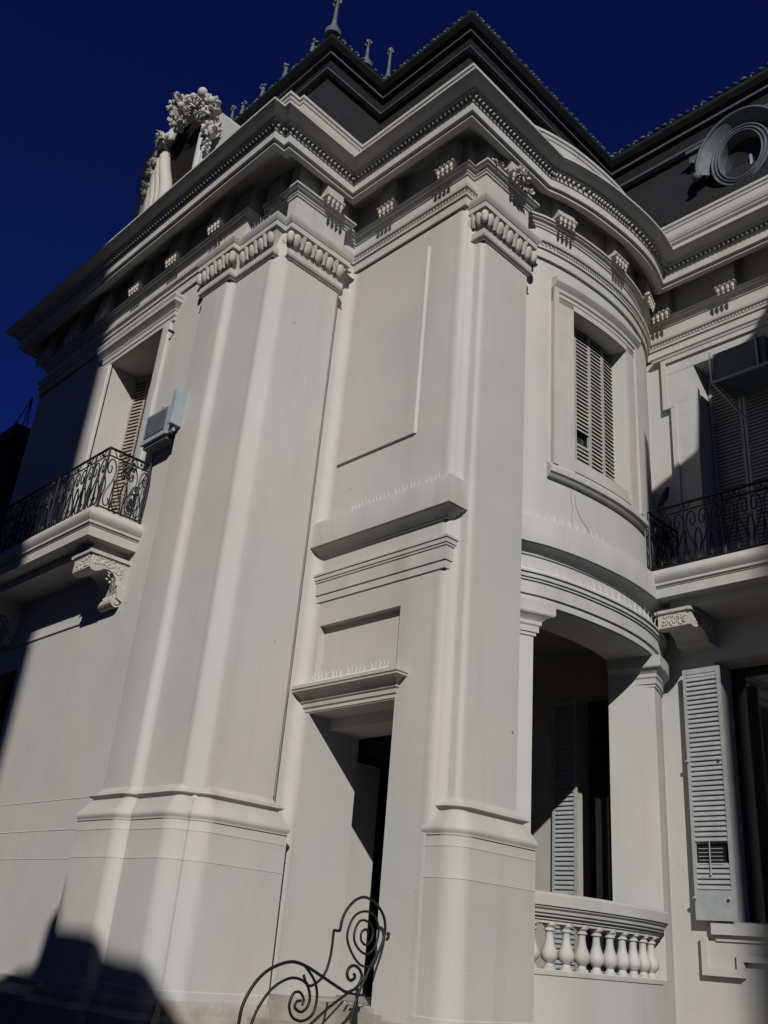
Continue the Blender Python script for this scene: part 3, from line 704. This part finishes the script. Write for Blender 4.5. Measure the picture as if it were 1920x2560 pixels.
# ---- balconies
def scroll(mb, cen, r0, r1, a0, turns, r, ax, plane, n=26):
    pts = []
    for k in range(n+1):
        t = k/n; a = a0+turns*2*math.pi*t; rr = r0+(r1-r0)*t
        u, v = cen[0]+rr*math.cos(a), cen[1]+rr*math.sin(a)
        pts.append((u, plane, v) if ax == 'A' else (plane, u, v))
    mb.tube(pts, r, 5)
def P3(ax, plane, u, v): return (u, plane, v) if ax == 'A' else (plane, u, v)
def ironwork(mb, ax, plane, u0, u1, z0, z1, cell=.36):
    n = max(1, round((u1-u0)/cell)); c = (u1-u0)/n
    r = .0095
    for zz, rr in ((z1, .019), (z1-.11, .011), (z0+.06, .012)): mb.tube([P3(ax, plane, u0, zz), P3(ax, plane, u1, zz)], rr, 6)
    for k in range(n+1):
        u = u0+c*k
        if k in (0, n) or k % 3 == 0: mb.tube([P3(ax, plane, u, z0), P3(ax, plane, u, z1)], .014, 6)
    h = z1-.11-z0-.06; zb = z0+.06
    for k in range(n):
        um = u0+c*(k+.5)
        for s in (-1, 1):
            def Q(a, b): return P3(ax, plane, um+s*a*c, zb+b*h)
            # long S bar: foot curl, sweeping up to a head curl
            sp = [(.16, .20), (.10, .16), (.09, .10), (.16, .05), (.27, .06), (.34, .14), (.33, .27), (.22, .42), (.10, .56), (.05, .70), (.08, .84), (.20, .94), (.34, .93), (.42, .84), (.41, .73), (.33, .67), (.25, .70), (.23, .78), (.28, .82)]
            mb.tube([Q(*p) for p in spline(sp, 3)], r, 5)
            sp = [(.46, .0), (.44, .18), (.36, .36), (.40, .50), (.48, .60)]
            mb.tube([Q(*p) for p in spline(sp, 3)], r, 5)
            mb.tube([Q(*p) for p in spline([(.0, .02), (.05, .2), (.02, .38), (.0, .5)], 3)], r*.9, 5)
            mb.tube([P3(ax, plane, um+s*.1*c, z1-.11), P3(ax, plane, um+s*.30*c, z1)], .007, 5)
        mb.ball(P3(ax, plane, um, zb+.55*h), (.02, .02, .035), 6, 4)
        mb.ball(P3(ax, plane, um, z1-.055), (.018, .018, .03), 6, 4)
def crest(mb, c, axis):                       # cast ornament in the middle of the side panel
    for k in range(26):
        a = random.uniform(0, 6.28); rr = random.uniform(.02, .10)
        u, v = rr*math.cos(a), rr*1.7*math.sin(a)
        p = (c[0], c[1]+u, c[2]+v) if axis == 'B' else (c[0]+u, c[1], c[2]+v)
        mb.ball(p, (.02, .025, .03), 5, 4, None, .2)
slab = [(0, 4.44), (.02, 4.46), (.02, 4.52)]
def balcony(x0, x1, yw, yf, z):
    e = empty('balcony', ((x0+x1)/2, yw, z)); attach(e, house); e.location = ((x0+x1)/2, yw, z+ZO); base = e.location.copy()
    P = [(x0, yw+.02), (x0, yf), (x1, yf), (x1, yw+.02)]
    mb = MB(); pf = [(-.22, z-.50), (-.22, z-.385), (0, z-.385), (0, z-.25), (.012, z-.248), (.012, z-.225), (.035, z-.222), (.035, z-.19)]+[(.035+.05*math.sin(math.pi*k/8), z-.19+.19*k/8) for k in range(9)]+[(.0, z+.01)]
    mb.sweep(P, pf, ends=False)
    mb.face(*[(p[0], p[1], z+.005) for p in P])
    q = off(P, -.22); mb.face(*[(p[0], p[1], z-.50) for p in reversed(q)])
    o = mb.build('slab', TRIM, None, 25, fix=False); attach2(o, e, base)
    mb = MB(); rx0, rx1, ry = x0+.05, x1-.05, yf+.06
    ironwork(mb, 'A', ry, rx0, rx1, z+.01, z+.94); ironwork(mb, 'B', rx0, ry, yw, z+.01, z+.94, .34); ironwork(mb, 'B', rx1, ry, yw, z+.01, z+.94, .34)
    for x in (rx0, rx1):
        for y in (ry, yw-.03): mb.tube([(x, y, z), (x, y, z+.95)], .017, 6)
        crest(mb, (x+.02, (ry+yw)/2, z+.74), 'B')
    o = mb.build('railing', IRON, None, 50); attach2(o, e, base)
    # consoles
    for xc in ((x1-.33, x0+.14) if x1 < -8 else (x0+.30, x1-.33)):
        mb = MB(); w2 = .235
        zt = z-.50
        kz = 1.0 if x1 < -8 else .42
        prf = [(yw, zt), (yf+.14, zt), (yf+.14, zt-.05), (yf+.17, zt-.06), (yf+.17, zt-.25), (yf+.20, zt-.28), (yf+.26, zt-.285), (yf+.32, zt-.26), (yf+.37, zt-.22), (yf+.43, zt-.21), (yf+.50, zt-.23), (yf+.56, zt-.29), (yf+.60, zt-.37), (yf+.62, zt-.47), (yf+.63, zt-.54), (yw, zt-.58)]
        prf = [(y_, zt-.25+(z_-zt+.25)*kz if z_ < zt-.25 else z_) for y_, z_ in prf]
        mb.prism(prf, 'x', xc-w2, xc+w2)
        for sx in (-1, 1):
            mb.prism([(yw, zt-.02), (yf+.13, zt-.02), (yf+.13, zt-.06), (yw, zt-.06)], 'x', xc+sx*w2-.015, xc+sx*w2+.03*sx+.0)
        if kz == 1: mb.tube([(xc-w2+.05, yf+.66, zt-.58), (xc+w2-.05, yf+.66, zt-.58)], .075, 12)
        if kz == 1: mb.tube([(xc-w2+.03, yf+.66, zt-.58), (xc+w2-.03, yf+.66, zt-.58)], .04, 10)
        for k in range(7 if kz == 1 else 0): mb.ball((xc-w2+.05+k*.06, yf+.63, zt-.52), (.026, .04, .04), 6, 4)
        c_ = mb.build('console', CARVED, None, 30); attach2(c_, e, base)
        mb = MB()
        for k in range(60):
            y_ = random.uniform(yf+.22, yw-.06); z_ = zt-random.uniform(.06, .19 if y_ < yw-.28 or kz < 1 else .42)
            mb.ball((xc+w2, y_, z_), (.012, random.uniform(.012, .03), random.uniform(.01, .022)), 5, 4, Matrix.Rotation(random.uniform(0, 3), 3, 'X'))
        for k in range(46): mb.ball((xc+random.uniform(-.18, .18), yf+.168, zt-random.uniform(.085, .225)), (random.uniform(.01, .028), .014, random.uniform(.01, .02)), 5, 4, Matrix.Rotation(random.uniform(0, 3), 3, 'Y'))
        o = mb.build('carving', CARVED, None, 50); attach2(o, e, base)
    return e
b1 = balcony(-14.5, -10.80, A1, 4.82, 4.98); tag(b1, 'balcony with black scroll ironwork, half in shadow')
b2 = balcony(-6.20, -3.2, A5, 10.67, 4.98); tag(b2, 'balcony at the right, its railing in shade')

# ---- right wing windows
mb = MB()
# eared surround, upper
xl, xo = -5.72, -6.12
def flat(mb, x0, x1, z0, z1, y, d): mb.box(x0, x1, y-d, y+.01, z0, z1)
flat(mb, -6.05, -5.72, 5.0, 8.10, A5, .04); flat(mb, -6.18, -5.72, 8.10, 8.66, A5, .042); flat(mb, -6.18, -3.7, 8.665, 8.86, A5, .044)
flat(mb, -6.05-.07, -6.05+.01, 5.0, 8.10, A5, .075); flat(mb, -6.25, -6.17, 8.03, 8.93, A5, .078); flat(mb, -6.25, -6.05, 8.02, 8.10, A5, .08)
flat(mb, -6.172, -3.7, 8.86, 8.935, A5, .08)
mb.sweep([(-6.30, A5+.01), (-6.30, A5), (-3.5, A5)], [(0, 8.94), (.09, 8.945), (.10, 8.98), (.12, 9.0), (0, 9.01)], ends=False)
wr = mb.build('window', TRIM, house, 20); tag(wr, 'shaded balcony window with eared surround at right')
for k in range(3):
    mb = MB(); louvres(mb, frame_xy((-5.70+.52*k, A5+.36), (1, 0), (0, 1), 5.0), .51, 3.62, 1, .06); mb.build('shutter', SHUT, wr, 0)
mb = MB(); mb.face((-5.72, A5+.44, 5), (-4.1, A5+.44, 5), (-4.1, A5+.44, 8.66), (-5.72, A5+.44, 8.66)); mb.build('pane', GLASS, wr, 0)
# lower right window
mb = MB()
flat(mb, -5.98, -3.8, .55, .68, A5, .10); flat(mb, -5.95, -3.8, .48, .55, A5, .05)
flat(mb, -6.14, -6.06, .12, .52, A5, .07); flat(mb, -6.14, -5.62, .10, .19, A5, .072); flat(mb, -5.70, -5.62, .186, .33, A5, .07); flat(mb, -5.70, -3.8, .27, .34, A5, .068)
flat(mb, -6.06, -3.9, .34, .48, A5, .03); flat(mb, -6.06, -5.70, .19, .34, A5, .03)
wq = mb.build('window', TRIM, house, 20); tag(wq, 'dark ground floor window opening with one open louvred shutter')
mb = MB(); fr0 = (-6.15, A5-.13)
louvres(mb, frame_xy(fr0, (1, 0), (0, 1), .70), .53, 3.12, 1, .062, bot=.34, top=.07, gap=(0, .62, .86))
for z in (.95, 2.6): mb.tube([(-6.16, A5-.15, z), (-6.16, A5, z)], .012, 6); mb.ball((-6.13, A5-.155, z), .02, 6, 4); mb.ball((-5.69, A5-.155, z), .02, 6, 4)
sh = mb.build('shutter', SHUT, wq, 0)
mb = MB()
for k in range(5): mb.tube([(-6.07, A5-.12, 1.34+k*.045), (-5.75, A5-.12, 1.34+k*.045)], .006, 5)
mb.tube([(-5.91, A5-.14, 1.22), (-5.91, A5-.14, 1.60)], .008, 5); mb.ball((-5.91, A5-.145, 1.22), .016, 6, 4)
mb.build('shutter_rod', SHUT, wq, 0)
mb = MB(); mb.box(-6.12, -5.66, A5-.075, A5-.065, 1.30, 1.58); mb.build('shutter_gap_shade', DARK, wq, 0)  # black plate stands in for the dark gap behind the slats
mb = MB(); mb.face((-5.74, A5+.44, .7), (-4, A5+.44, .7), (-4, A5+.44, 3.92), (-5.74, A5+.44, 3.92)); mb.build('pane', GLASS, wq, 0)
for z0, z1 in ((5, 8.66), (.7, 3.92)):
    mb = MB(); mb.face((-1.9, A5+.44, z0), (-.4, A5+.44, z0), (-.4, A5+.44, z1), (-1.9, A5+.44, z1)); mb.build('window', GLASS, house, 0)
# loggia door and its shutter
mb = MB(); mb.face((-7.98, A5+.34, -.1), (-6.85, A5+.34, -.1), (-6.85, A5+.34, 3.7), (-7.98, A5+.34, 3.7)); ld = mb.build('door', GLASS, house, 0)
mb = MB(); louvres(mb, frame_xy((-8.33, A5-.07), (1, 0), (0, 1), -.1), .42, 3.75, 1, .062); mb.build('shutter', SHUT, ld, 0)

# ---- carved stone dormer with garland above the left facade
mb = MB(); k_ = 1.04
sil = [(-14.15, 10.5), (-14.22, 12.8), (-14.28, 13.7), (-14.12, 14.25), (-13.8, 14.72), (-13.3, 14.85), (-12.7, 14.55), (-12.1, 14.1), (-11.64, 13.67), (-11.37, 13.32), (-11.18, 13.08), (-10.84, 12.69), (-10.4, 12.1), (-10.05, 11.3), (-10.0, 10.5)]
sils = spline(sil, 4); yF = 5.85
mb.prism(sils, 'y', yF, 7.8)
dmb = mb.build('stone_dormer', STUCCO, house, 30)
tag(dmb, 'pale carved stone dormer crowned with a garland')
def spl1(v, k):
    out = []
    for i in range(len(v)-1):
        for q_ in range(k): out.append(v[i]+(v[i+1]-v[i])*q_/k)
    return out+[v[-1]]
mb = MB()                                     # fluted scrolls flanking the niche
for k, (xt, xb_) in enumerate(((-13.36, -12.93), (-13.48, -13.10), (-13.60, -13.28), (-13.72, -13.46), (-13.84, -13.64), (-13.96, -13.80))):
    mb.tube(spline([(xb_, yF-.10, 10.6), (xb_-.0, yF-.12, 12.3), ((xt+xb_)/2-.02, yF-.16, 13.2), (xt, yF-.14, 13.9), (xt+.08, yF-.05, 14.4)], 6), spl1([.14, .135, .115, .10, .085], 6), 14)
for xt, r_ in ((-11.97, .10), (-11.80, .08)):
    mb.tube(spline([(xt+.12, yF-.08, 10.6), (xt+.0, yF-.08, 12.3), (xt-.02, yF-.08, 13.2), (xt-.04, yF-.04, 13.9)], 6), r_, 10)
mb.build('scroll', STUCCO, dmb, 60)
mb = MB(); mb.prism([(-12.85, 10.6), (-12.02, 10.6), (-12.03, 13.65), (-12.5, 14.1), (-13.3, 14.3), (-13.4, 13.7), (-13.1, 13.0)], 'y', yF-.06, yF+.01); mb.build('niche_shade', DARK, dmb, 0)  # flat black plate paints the shadow of the recess
mb = MB(); yl = 5.52
for x, z, r in ((-12.72, 14.33, .229), (-12.64, 13.95, .165), (-12.62, 13.8, .12), (-12.27, 13.85, .118), (-12.01, 13.80, .161), (-11.89, 13.85, .146), (-11.49, 13.48, .157), (-11.36, 13.19, .141), (-11.53, 13.2, .113), (-11.85, 13.5, .087), (-11.38, 12.81, .111), (-11.29, 12.6, .083), (-11.29, 12.4, .048), (-11.26, 12.25, .034), (-11.07, 12.57, .055), (-13.17, 13.83, .138), (-13.29, 13.77, .092), (-13.41, 13.37, .076), (-13.47, 13.15, .069), (-13.49, 12.87, .061), (-13.47, 12.66, .053)):
    leaf_cluster(mb, (x, yl, z), (r*.95, r*.9, r*.95), int(14+1500*r*r), sz=.55+3.6*r)
    mb.ball((x, yl+.03, z), (r*.8, r*.7, r*.8), 10, 7, None, .06)
for x, z, r in ((-11.66, 13.80, .095), (-12.01, 13.98, .062), (-12.08, 13.93, .06), (-11.46, 13.2, .056), (-11.25, 13.29, .07), (-12.44, 14.07, .07)):
    mb.ball((x, yl-.12, z), (r, r, r*1.1), 12, 9)
mb.build('garland', CARVED, dmb, 70)
# keystone bar and side panel slit on the right slope of the dormer
mb = MB(); mb.tube([(-11.15, yF-.005, 12.3), (-11.16, yF-.005, 12.48)], .008, 5); mb.build('slit', IRON, dmb, 0)

mb = MB(); mb.tube([(-10.27, A1+.004, -.45), (-10.27, A1+.004, 8.40)], .024, 10); mb.build('sunline_bead', STUCCO, house, 60)  # bead added to catch the sun as a thin bright line
# ---- crack, hooks
mb = MB(); mb.tube([(-8.545, 6.628, 1.5), (-8.545, 6.628, 8.45)], .006, 5); mb.build('joint', CRACK, house, 0)
# drip tube on frieze etc
mb = MB(); mb.tube([(-11.06, A1-.07, 8.3), (-11.06, A1+.01, 8.3)], .02, 6); mb.ball((-11.06, A1-.08, 8.3), .025, 6, 4); mb.build('wall_hook', IRON, house, 0)

def crack(pts):
    mb = MB(); mb.tube(spline(pts, 6), .0035, 5); mb.build('hairline_crack', CRACK, house, 60)
def onbay(pts):
    out = []
    for y, z in pts:
        p = min(BAY, key=lambda q: abs(q[1]-y)); i = BAY.index(p); i = max(1, min(len(BAY)-2, i))
        a, b = (BAY[i-1], BAY[i]) if y < p[1] else (BAY[i], BAY[i+1])
        t = (y-a[1])/(b[1]-a[1]); out.append((a[0]+(b[0]-a[0])*t+.003, y, z))
    return out
crack(onbay([(8.93, 6.0), (8.96, 5.84)])); crack(onbay([(8.95, 5.58), (8.93, 5.45), (8.96, 5.3), (8.94, 5.18), (8.95, 5.1)]))
crack(onbay([(9.0, 5.5), (9.02, 5.36), (9.10, 5.22), (9.22, 5.12), (9.30, 5.05)]))
crack([(-8.0, A3-.003, -.1), (-8.02, A3-.003, -.11)]) if False else None
for p, r in (((-6.268, 7.94, 2.26), (.003, .022, .014)), ((-8.548, 5.96, 7.55), (.003, .010, .012)), ((-8.2, A3-.001, 5.35), (.014, .003, .010)), ((-10.9, A1-.001, 6.9), (.03, .004, .03)), ((-8.549, 6.35, 3.2), (.003, .012, .008))):
    mb = MB(); mb.ball(p, r, 8, 5, None, .15); mb.build('render_chip', CRACK, house, 60)
# ---- other things on the mansion
ac = empty('air_conditioner', (-10.54, A1, 6.15)); tag(ac, 'grey window air conditioner fixed beside the left balcony window', 'air conditioner')
def add(mb, name, m_, e, sm=0):
    o = mb.build(name, m_, None, sm); attach2(o, e, e.location); return o
mb = MB(); mb.box(-10.86, -10.24, 5.31, A1+.05, 6.16, 6.60); add(mb, 'casing', ACM, ac)
mb = MB(); mb.box(-10.80, -10.30, 5.30, 5.312, 6.22, 6.57); add(mb, 'grille', ACG, ac)
mb = MB()
for k in range(9): mb.box(-10.79, -10.31, 5.292, 5.30, 6.245+.036*k, 6.253+.036*k)
add(mb, 'grille_slats', ACM, ac)
mb = MB(); mb.tube(spline([(-10.80, 5.50, 6.12), (-10.81, 5.50, 5.9), (-10.78, 5.51, 5.6), (-10.80, 5.52, 5.3), (-10.82, 5.52, 5.02)], 5), .009, 6); add(mb, 'drain_hose', RUBBER, ac)
mb = MB(); mb.box(-10.87, -10.23, 5.30, 5.34, 6.135, 6.16); mb.box(-10.24, -10.10, 5.33, 5.37, 6.14, 6.20); mb.box(-10.14, -10.06, 5.26, 5.44, 6.22, 6.75); add(mb, 'bracket', ACM, ac)
mb = MB(); mb.box(-10.84, -10.26, 5.34, A1, 6.08, 6.135); add(mb, 'drip_tray', ACG, ac)
ac2 = empty('air_conditioner', (-5.1, 11.2, 8.15)); tag(ac2, 'air conditioner high in the right window, its shade put into the dark casing', 'air conditioner')
mb = MB(); mb.box(-5.30, -4.5, 11.32, A5+.44, 8.08, 8.56); add(mb, 'casing', ACG, ac2)  # dark grille colour on the casing stands in for its shade
mb = MB()
for a, b in (((-5.33, 11.30, 8.06), (-4.48, 11.30, 8.06)), ((-5.33, 11.30, 8.06), (-5.33, 11.30, 8.60)), ((-5.33, 11.30, 8.06), (-5.33, A5+.3, 8.06)), ((-4.62, 11.30, 8.06), (-4.62, 11.30, 8.6)), ((-5.33, 11.30, 8.06), (-5.1, A5+.3, 7.6))): mb.tube([a, b], .022, 4)
add(mb, 'bracket', ACM, ac2)
SPIKE = mat('dull_steel_needle', (.72, .72, .70), .5, .0)
def spikes(label, path, t, z, a=0.0, b=1.0, h=.10):
    q = off(path, t); L = lens(q); mb = MB(); s0, s1 = L[-1]*a, L[-1]*b; n = int((s1-s0)/.042)
    mb2 = MB()
    for k in range(n):
        p, nn, d = at_s(q, L, s0+(s1-s0)*(k+.5)/n); side = (-1, 1, .2)[k % 3]; hh = h*random.uniform(.8, 1.05); w_ = random.uniform(-.012, .012)
        if random.random() < .12: continue
        tip = (p[0]+nn[0]*.035*side+d[0]*w_, p[1]+nn[1]*.035*side+d[1]*w_, z+hh)
        mb.tube([(p[0], p[1], z), tip], [.0030, .0015], 4)
    p0, _, _ = at_s(q, L, s0); e = empty('bird_spikes', (p0[0], p0[1], z)); tag(e, label, 'bird spikes', 'bird spike strips on the ledges')
    qs = [at_s(q, L, s0+(s1-s0)*k/12)[0] for k in range(13)]
    mb2.tube([(x, y, z+.002) for x, y in qs], .006, 4); add(mb2, 'base_strip', SPIKE, e); add(mb, 'needles', SPIKE, e)
spikes('strip of thin bird spikes on the little hood over the side door', [(-8.57, A3), (-7.10, A3)], .11, 2.82, .08, .98)
spikes('strip of thin bird spikes on the straight ledge above the sunk panel', [(-8.66, A3), (B3, A3)], .11, 4.94, .28, .98, .09)
spikes('strip of thin bird spikes on the curved ledge under the bay window', PY, .11, 4.94, .02, .38, .09)
spikes('long strip of thin bird spikes on the narrow lip over the porch opening', PY, .095, 4.25, .03, .75, .11)
spikes('strip of thin bird spikes on the egg carved capital beside the left window', [(-10.15, 5.43), (-9.55, 5.43)], .10, 9.10, 0, 1, .13)
spikes('strip of thin bird spikes on the capital band between the two corner pilasters', [(-9.40, A1), (-8.72, A1)], .10, 9.10, 0, 1, .13)
# pigeon perched on the right balcony rail
mb = MB(); px, py, pz = -5.93, 10.75, 5.96
pg = [(px-.10, py, pz-.02), (px-.06, py, pz+.06), (px-.02, py, pz+.11), (px+.03, py, pz+.16), (px+.06, py, pz+.22), (px+.075, py, pz+.255), (px+.09, py, pz+.27)]
mb.tube(spline(pg, 4), spl1([.012, .035, .058, .058, .040, .032, .012], 4), 10)
mb.ball((px+.082, py, pz+.262), (.033, .028, .030), 8, 6); mb.tube([(px+.105, py, pz+.262), (px+.14, py, pz+.252)], [.009, .002], 5)
bird = mb.build('pigeon', FEATH, None, 60, ); tag(bird, 'dark pigeon perched on the railing of the right balcony', 'pigeon')
mb = MB(); mb.tube([(px-.0, py+.015, pz+.06), (px+.0, py+.015, pz)], .006, 5); mb.tube([(px-.0, py-.015, pz+.06), (px+.0, py-.015, pz)], .006, 5)
o = mb.build('leg', FEATH, None, 0); o.parent = bird

# stair railing of wrought iron beside the side door
RX = -6.9; f_ = RX/-7.3
def rp(pts): return [(RX, a*f_, b*f_) for a, b in pts]
st = empty('stair_railing', (RX, 6.2, -1.6)); tag(st, 'black wrought iron stair railing with spiral scrolls beside the door', 'stair railing')
def sp2(pts, r, e=st, name='scroll'):
    mb = MB(); mb.tube([(RX, a*f_, b*f_) for a, b in spline(pts, 5)], r, 8); return add(mb, name, IRON, e, 60)
sp2([(5.56, -1.0), (5.57, -.8), (5.59, -.63), (5.61, -.48), (5.71, -.31), (5.86, -.19), (6.08, -.12), (6.26, -.14), (6.51, -.23), (6.72, -.31), (6.83, -.34), (6.95, -.29), (7.0, -.2), (6.95, -.13), (6.87, -.11), (6.81, -.15), (6.81, -.21), (6.86, -.24), (6.91, -.21), (6.89, -.18)], .014, name='handrail')
sp2([(5.70, -1.0), (5.71, -.8), (5.73, -.62), (5.8, -.47), (5.93, -.33), (6.12, -.25), (6.29, -.28), (6.36, -.38), (6.35, -.47), (6.28, -.52), (6.2, -.49), (6.21, -.44), (6.26, -.43)], .012)
sp2([(6.26, -.14), (6.4, -.26), (6.45, -.39), (6.42, -.53), (6.31, -.59), (6.19, -.57), (6.13, -.48), (6.16, -.38), (6.23, -.36), (6.29, -.41), (6.28, -.47)], .012)
sp2([(6.26, -.22), (6.31, -.29), (6.38, -.30), (6.51, -.21), (6.57, -.04), (6.58, .18)], .012)
mb = MB(); mb.tube(rp([(6.58, .18), (6.66, .18)]), .013, 6); add(mb, 'scroll', IRON, st, 60)
sp2([(6.66, .18), (6.69, .32), (6.8, .45), (6.95, .51), (7.12, .46), (7.24, .35), (7.27, .21), (7.22, .06), (7.10, -.12), (6.97, -.36), (6.9, -.6)], .013)
sp2([(7.19, .0), (7.13, -.1), (6.97, -.1), (6.83, .01), (6.76, .14), (6.80, .28), (6.89, .36), (7.02, .38), (7.13, .33), (7.18, .22), (7.15, .08), (7.05, .0), (6.94, .03), (6.86, .11), (6.86, .21), (6.92, .29), (7.02, .29), (7.10, .22), (7.09, .13), (7.02, .08), (6.95, .12), (6.95, .19), (7.01, .22), (7.04, .18)], .011)
mb = MB(); mb.tube(rp([(5.9, -1.05), (6.4, -.62), (6.60, -.48), (6.83, -.35), (7.06, -.36)]), .012, 6); mb.tube(rp([(6.0, -1.1), (6.44, -.70), (6.78, -.42)]), .009, 6); mb.ball((RX, 7.32*f_, .2*f_), .02, 6, 5); add(mb, 'bottom_rail', IRON, st, 60)
mb = MB(); mb.tube(rp([(5.58, -1.7), (5.56, -.98)]), .016, 6); mb.tube(rp([(7.0, -.95), (6.95, -.30)]), .014, 6); add(mb, 'post', IRON, st, 60)

# entrance steps
mb = MB()
n = 7
for k in range(n): mb.box(-8.75, -6.85, 4.95+.30*k, 6.86, -1.6+(k)*.158, -1.6+(k+1)*.158-.002*0)
stp = mb.build('entrance_steps', OLDSTONE, None, 0); tag(stp, 'worn stone steps rising to the side door', 'steps')

# ------------------------------------------------------------------ ground and surroundings
mb = MB(); mb.face((-400, -400, -1.6), (400, -400, -1.6), (400, 400, -1.6), (-400, 400, -1.6)); g_ = mb.build('ground', PAVE, None, 0); tag(g_, kind='structure')

def building(name, label, x0, x1, y0, y1, h, m_=RENDER_, win=None, roofm=SLATE):
    e = empty(name, ((x0+x1)/2, (y0+y1)/2, -1.6)); tag(e, label, 'building')
    mb = MB(); mb.box(x0, x1, y0, y1, -1.6, h); add(mb, 'wall', m_, e)
    mb = MB(); mb.box(x0-.25, x1+.25, y0-.25, y1+.25, h-.001+.002, h+.35); add(mb, 'roof', roofm, e)
    if win:
        face, nx_, nz = win
        for i in range(nx_):
            for j in range(nz):
                z = 0+j*(h/nz)+.4; mb = MB()
                if face == 'N': u = x0+(x1-x0)*(i+.5)/nx_; mb.box(u-.55, u+.55, y1-.02, y1+.03, z, z+1.7)
                else: u = y0+(y1-y0)*(i+.5)/nx_; mb.box(x0-.03, x0+.02, u-.55, u+.55, z, z+1.7)
                add(mb, 'window', GLASS, e)
    return e
# tall neighbour behind the viewer: its edge throws the soft shade on the far left
building('apartment_building', 'tall plain apartment block behind the viewer shading the far left', -24, 4.78, -24, -11, 34, win=('N', 6, 7))
# lower house behind the viewer; gable outline shaped to throw the lower-left shadow
lh = building('town_house', 'lower rendered house behind the viewer, gable shaped for its shadow', -3.3, 4.2, -9, -5, 7.6)
mb = MB(); mb.prism([(-3.3, 7.9), (4.6, 7.9), (4.35, 8.05), (4.1, 8.35), (3.83, 8.6), (3.5, 8.84), (3.2, 8.95), (2.85, 9.06), (2.3, 9.08), (2.03, 9.1), (1.9, 9.18), (1.5, 9.2), (1.05, 9.2), (.96, 9.3), (.90, 9.62), (.80, 9.72), (.74, 9.4), (.66, 9.05), (.4, 9.0), (0, 8.95), (-.3, 8.8), (-.8, 8.5), (-3.3, 8.2)], 'y', -5.2, -4.95); add(mb, 'gable', RENDER_, lh)
# street side tower to the right, beyond the frame
building('corner_tower', 'rendered corner tower standing off to the right behind the viewer', 18.1, 27, -10, -8, 24.5, win=('N', 3, 6))
# wing off frame at right, with an added slab cut to shade the window
nw = building('side_wing', 'pale side wing off to the right with an added slab cut to cast shade', 3.7, 9, 4.9, 11.0, 12.5)
mb = MB(); mb.prism([(-.75, 9.45), (3.75, 9.45), (3.75, 17), (2.3, 15.3), (1.63, 14.2), (1.35, 13.77), (.55, 13.3), (.40, 12.15), (-.4, 11.74), (-.62, 11.62), (-.75, 11.9)], 'y', 5.92, 6.08); add(mb, 'shadow_screen', RENDER_, nw)  # added unseen slab, outline drawn to shape the shadow
# neighbour far left behind the mansion, its shade painted as near-black walls
nb_ = building('row_house', 'neighbouring house far left beyond the mansion, its shade painted black', -44, -25.5, 8.6, 24, 12.9, m_=DARK, roofm=DZINC)

# overhead wires at the far left
wi = empty('overhead_cable', (-16.5, 5.5, 8.5)); tag(wi, 'thin black overhead cables sagging from the mansion toward the far left', 'cable')
for dx, dz, sag in ((-3.2, -.9, -.45), (-.75, -1.6, .30), (-.25, -1.9, .12)):
    a = Vector((-16.02, 5.46, 9.05)); b = a+Vector((dx, .15, dz)); pts = []
    for k in range(13):
        t = k/12; p = a.lerp(b, t); p.z += sag*math.sin(math.pi*t)*.6; pts.append(tuple(p))
    mb = MB(); mb.tube(pts, .012, 5); add(mb, 'wire', RUBBER, wi)
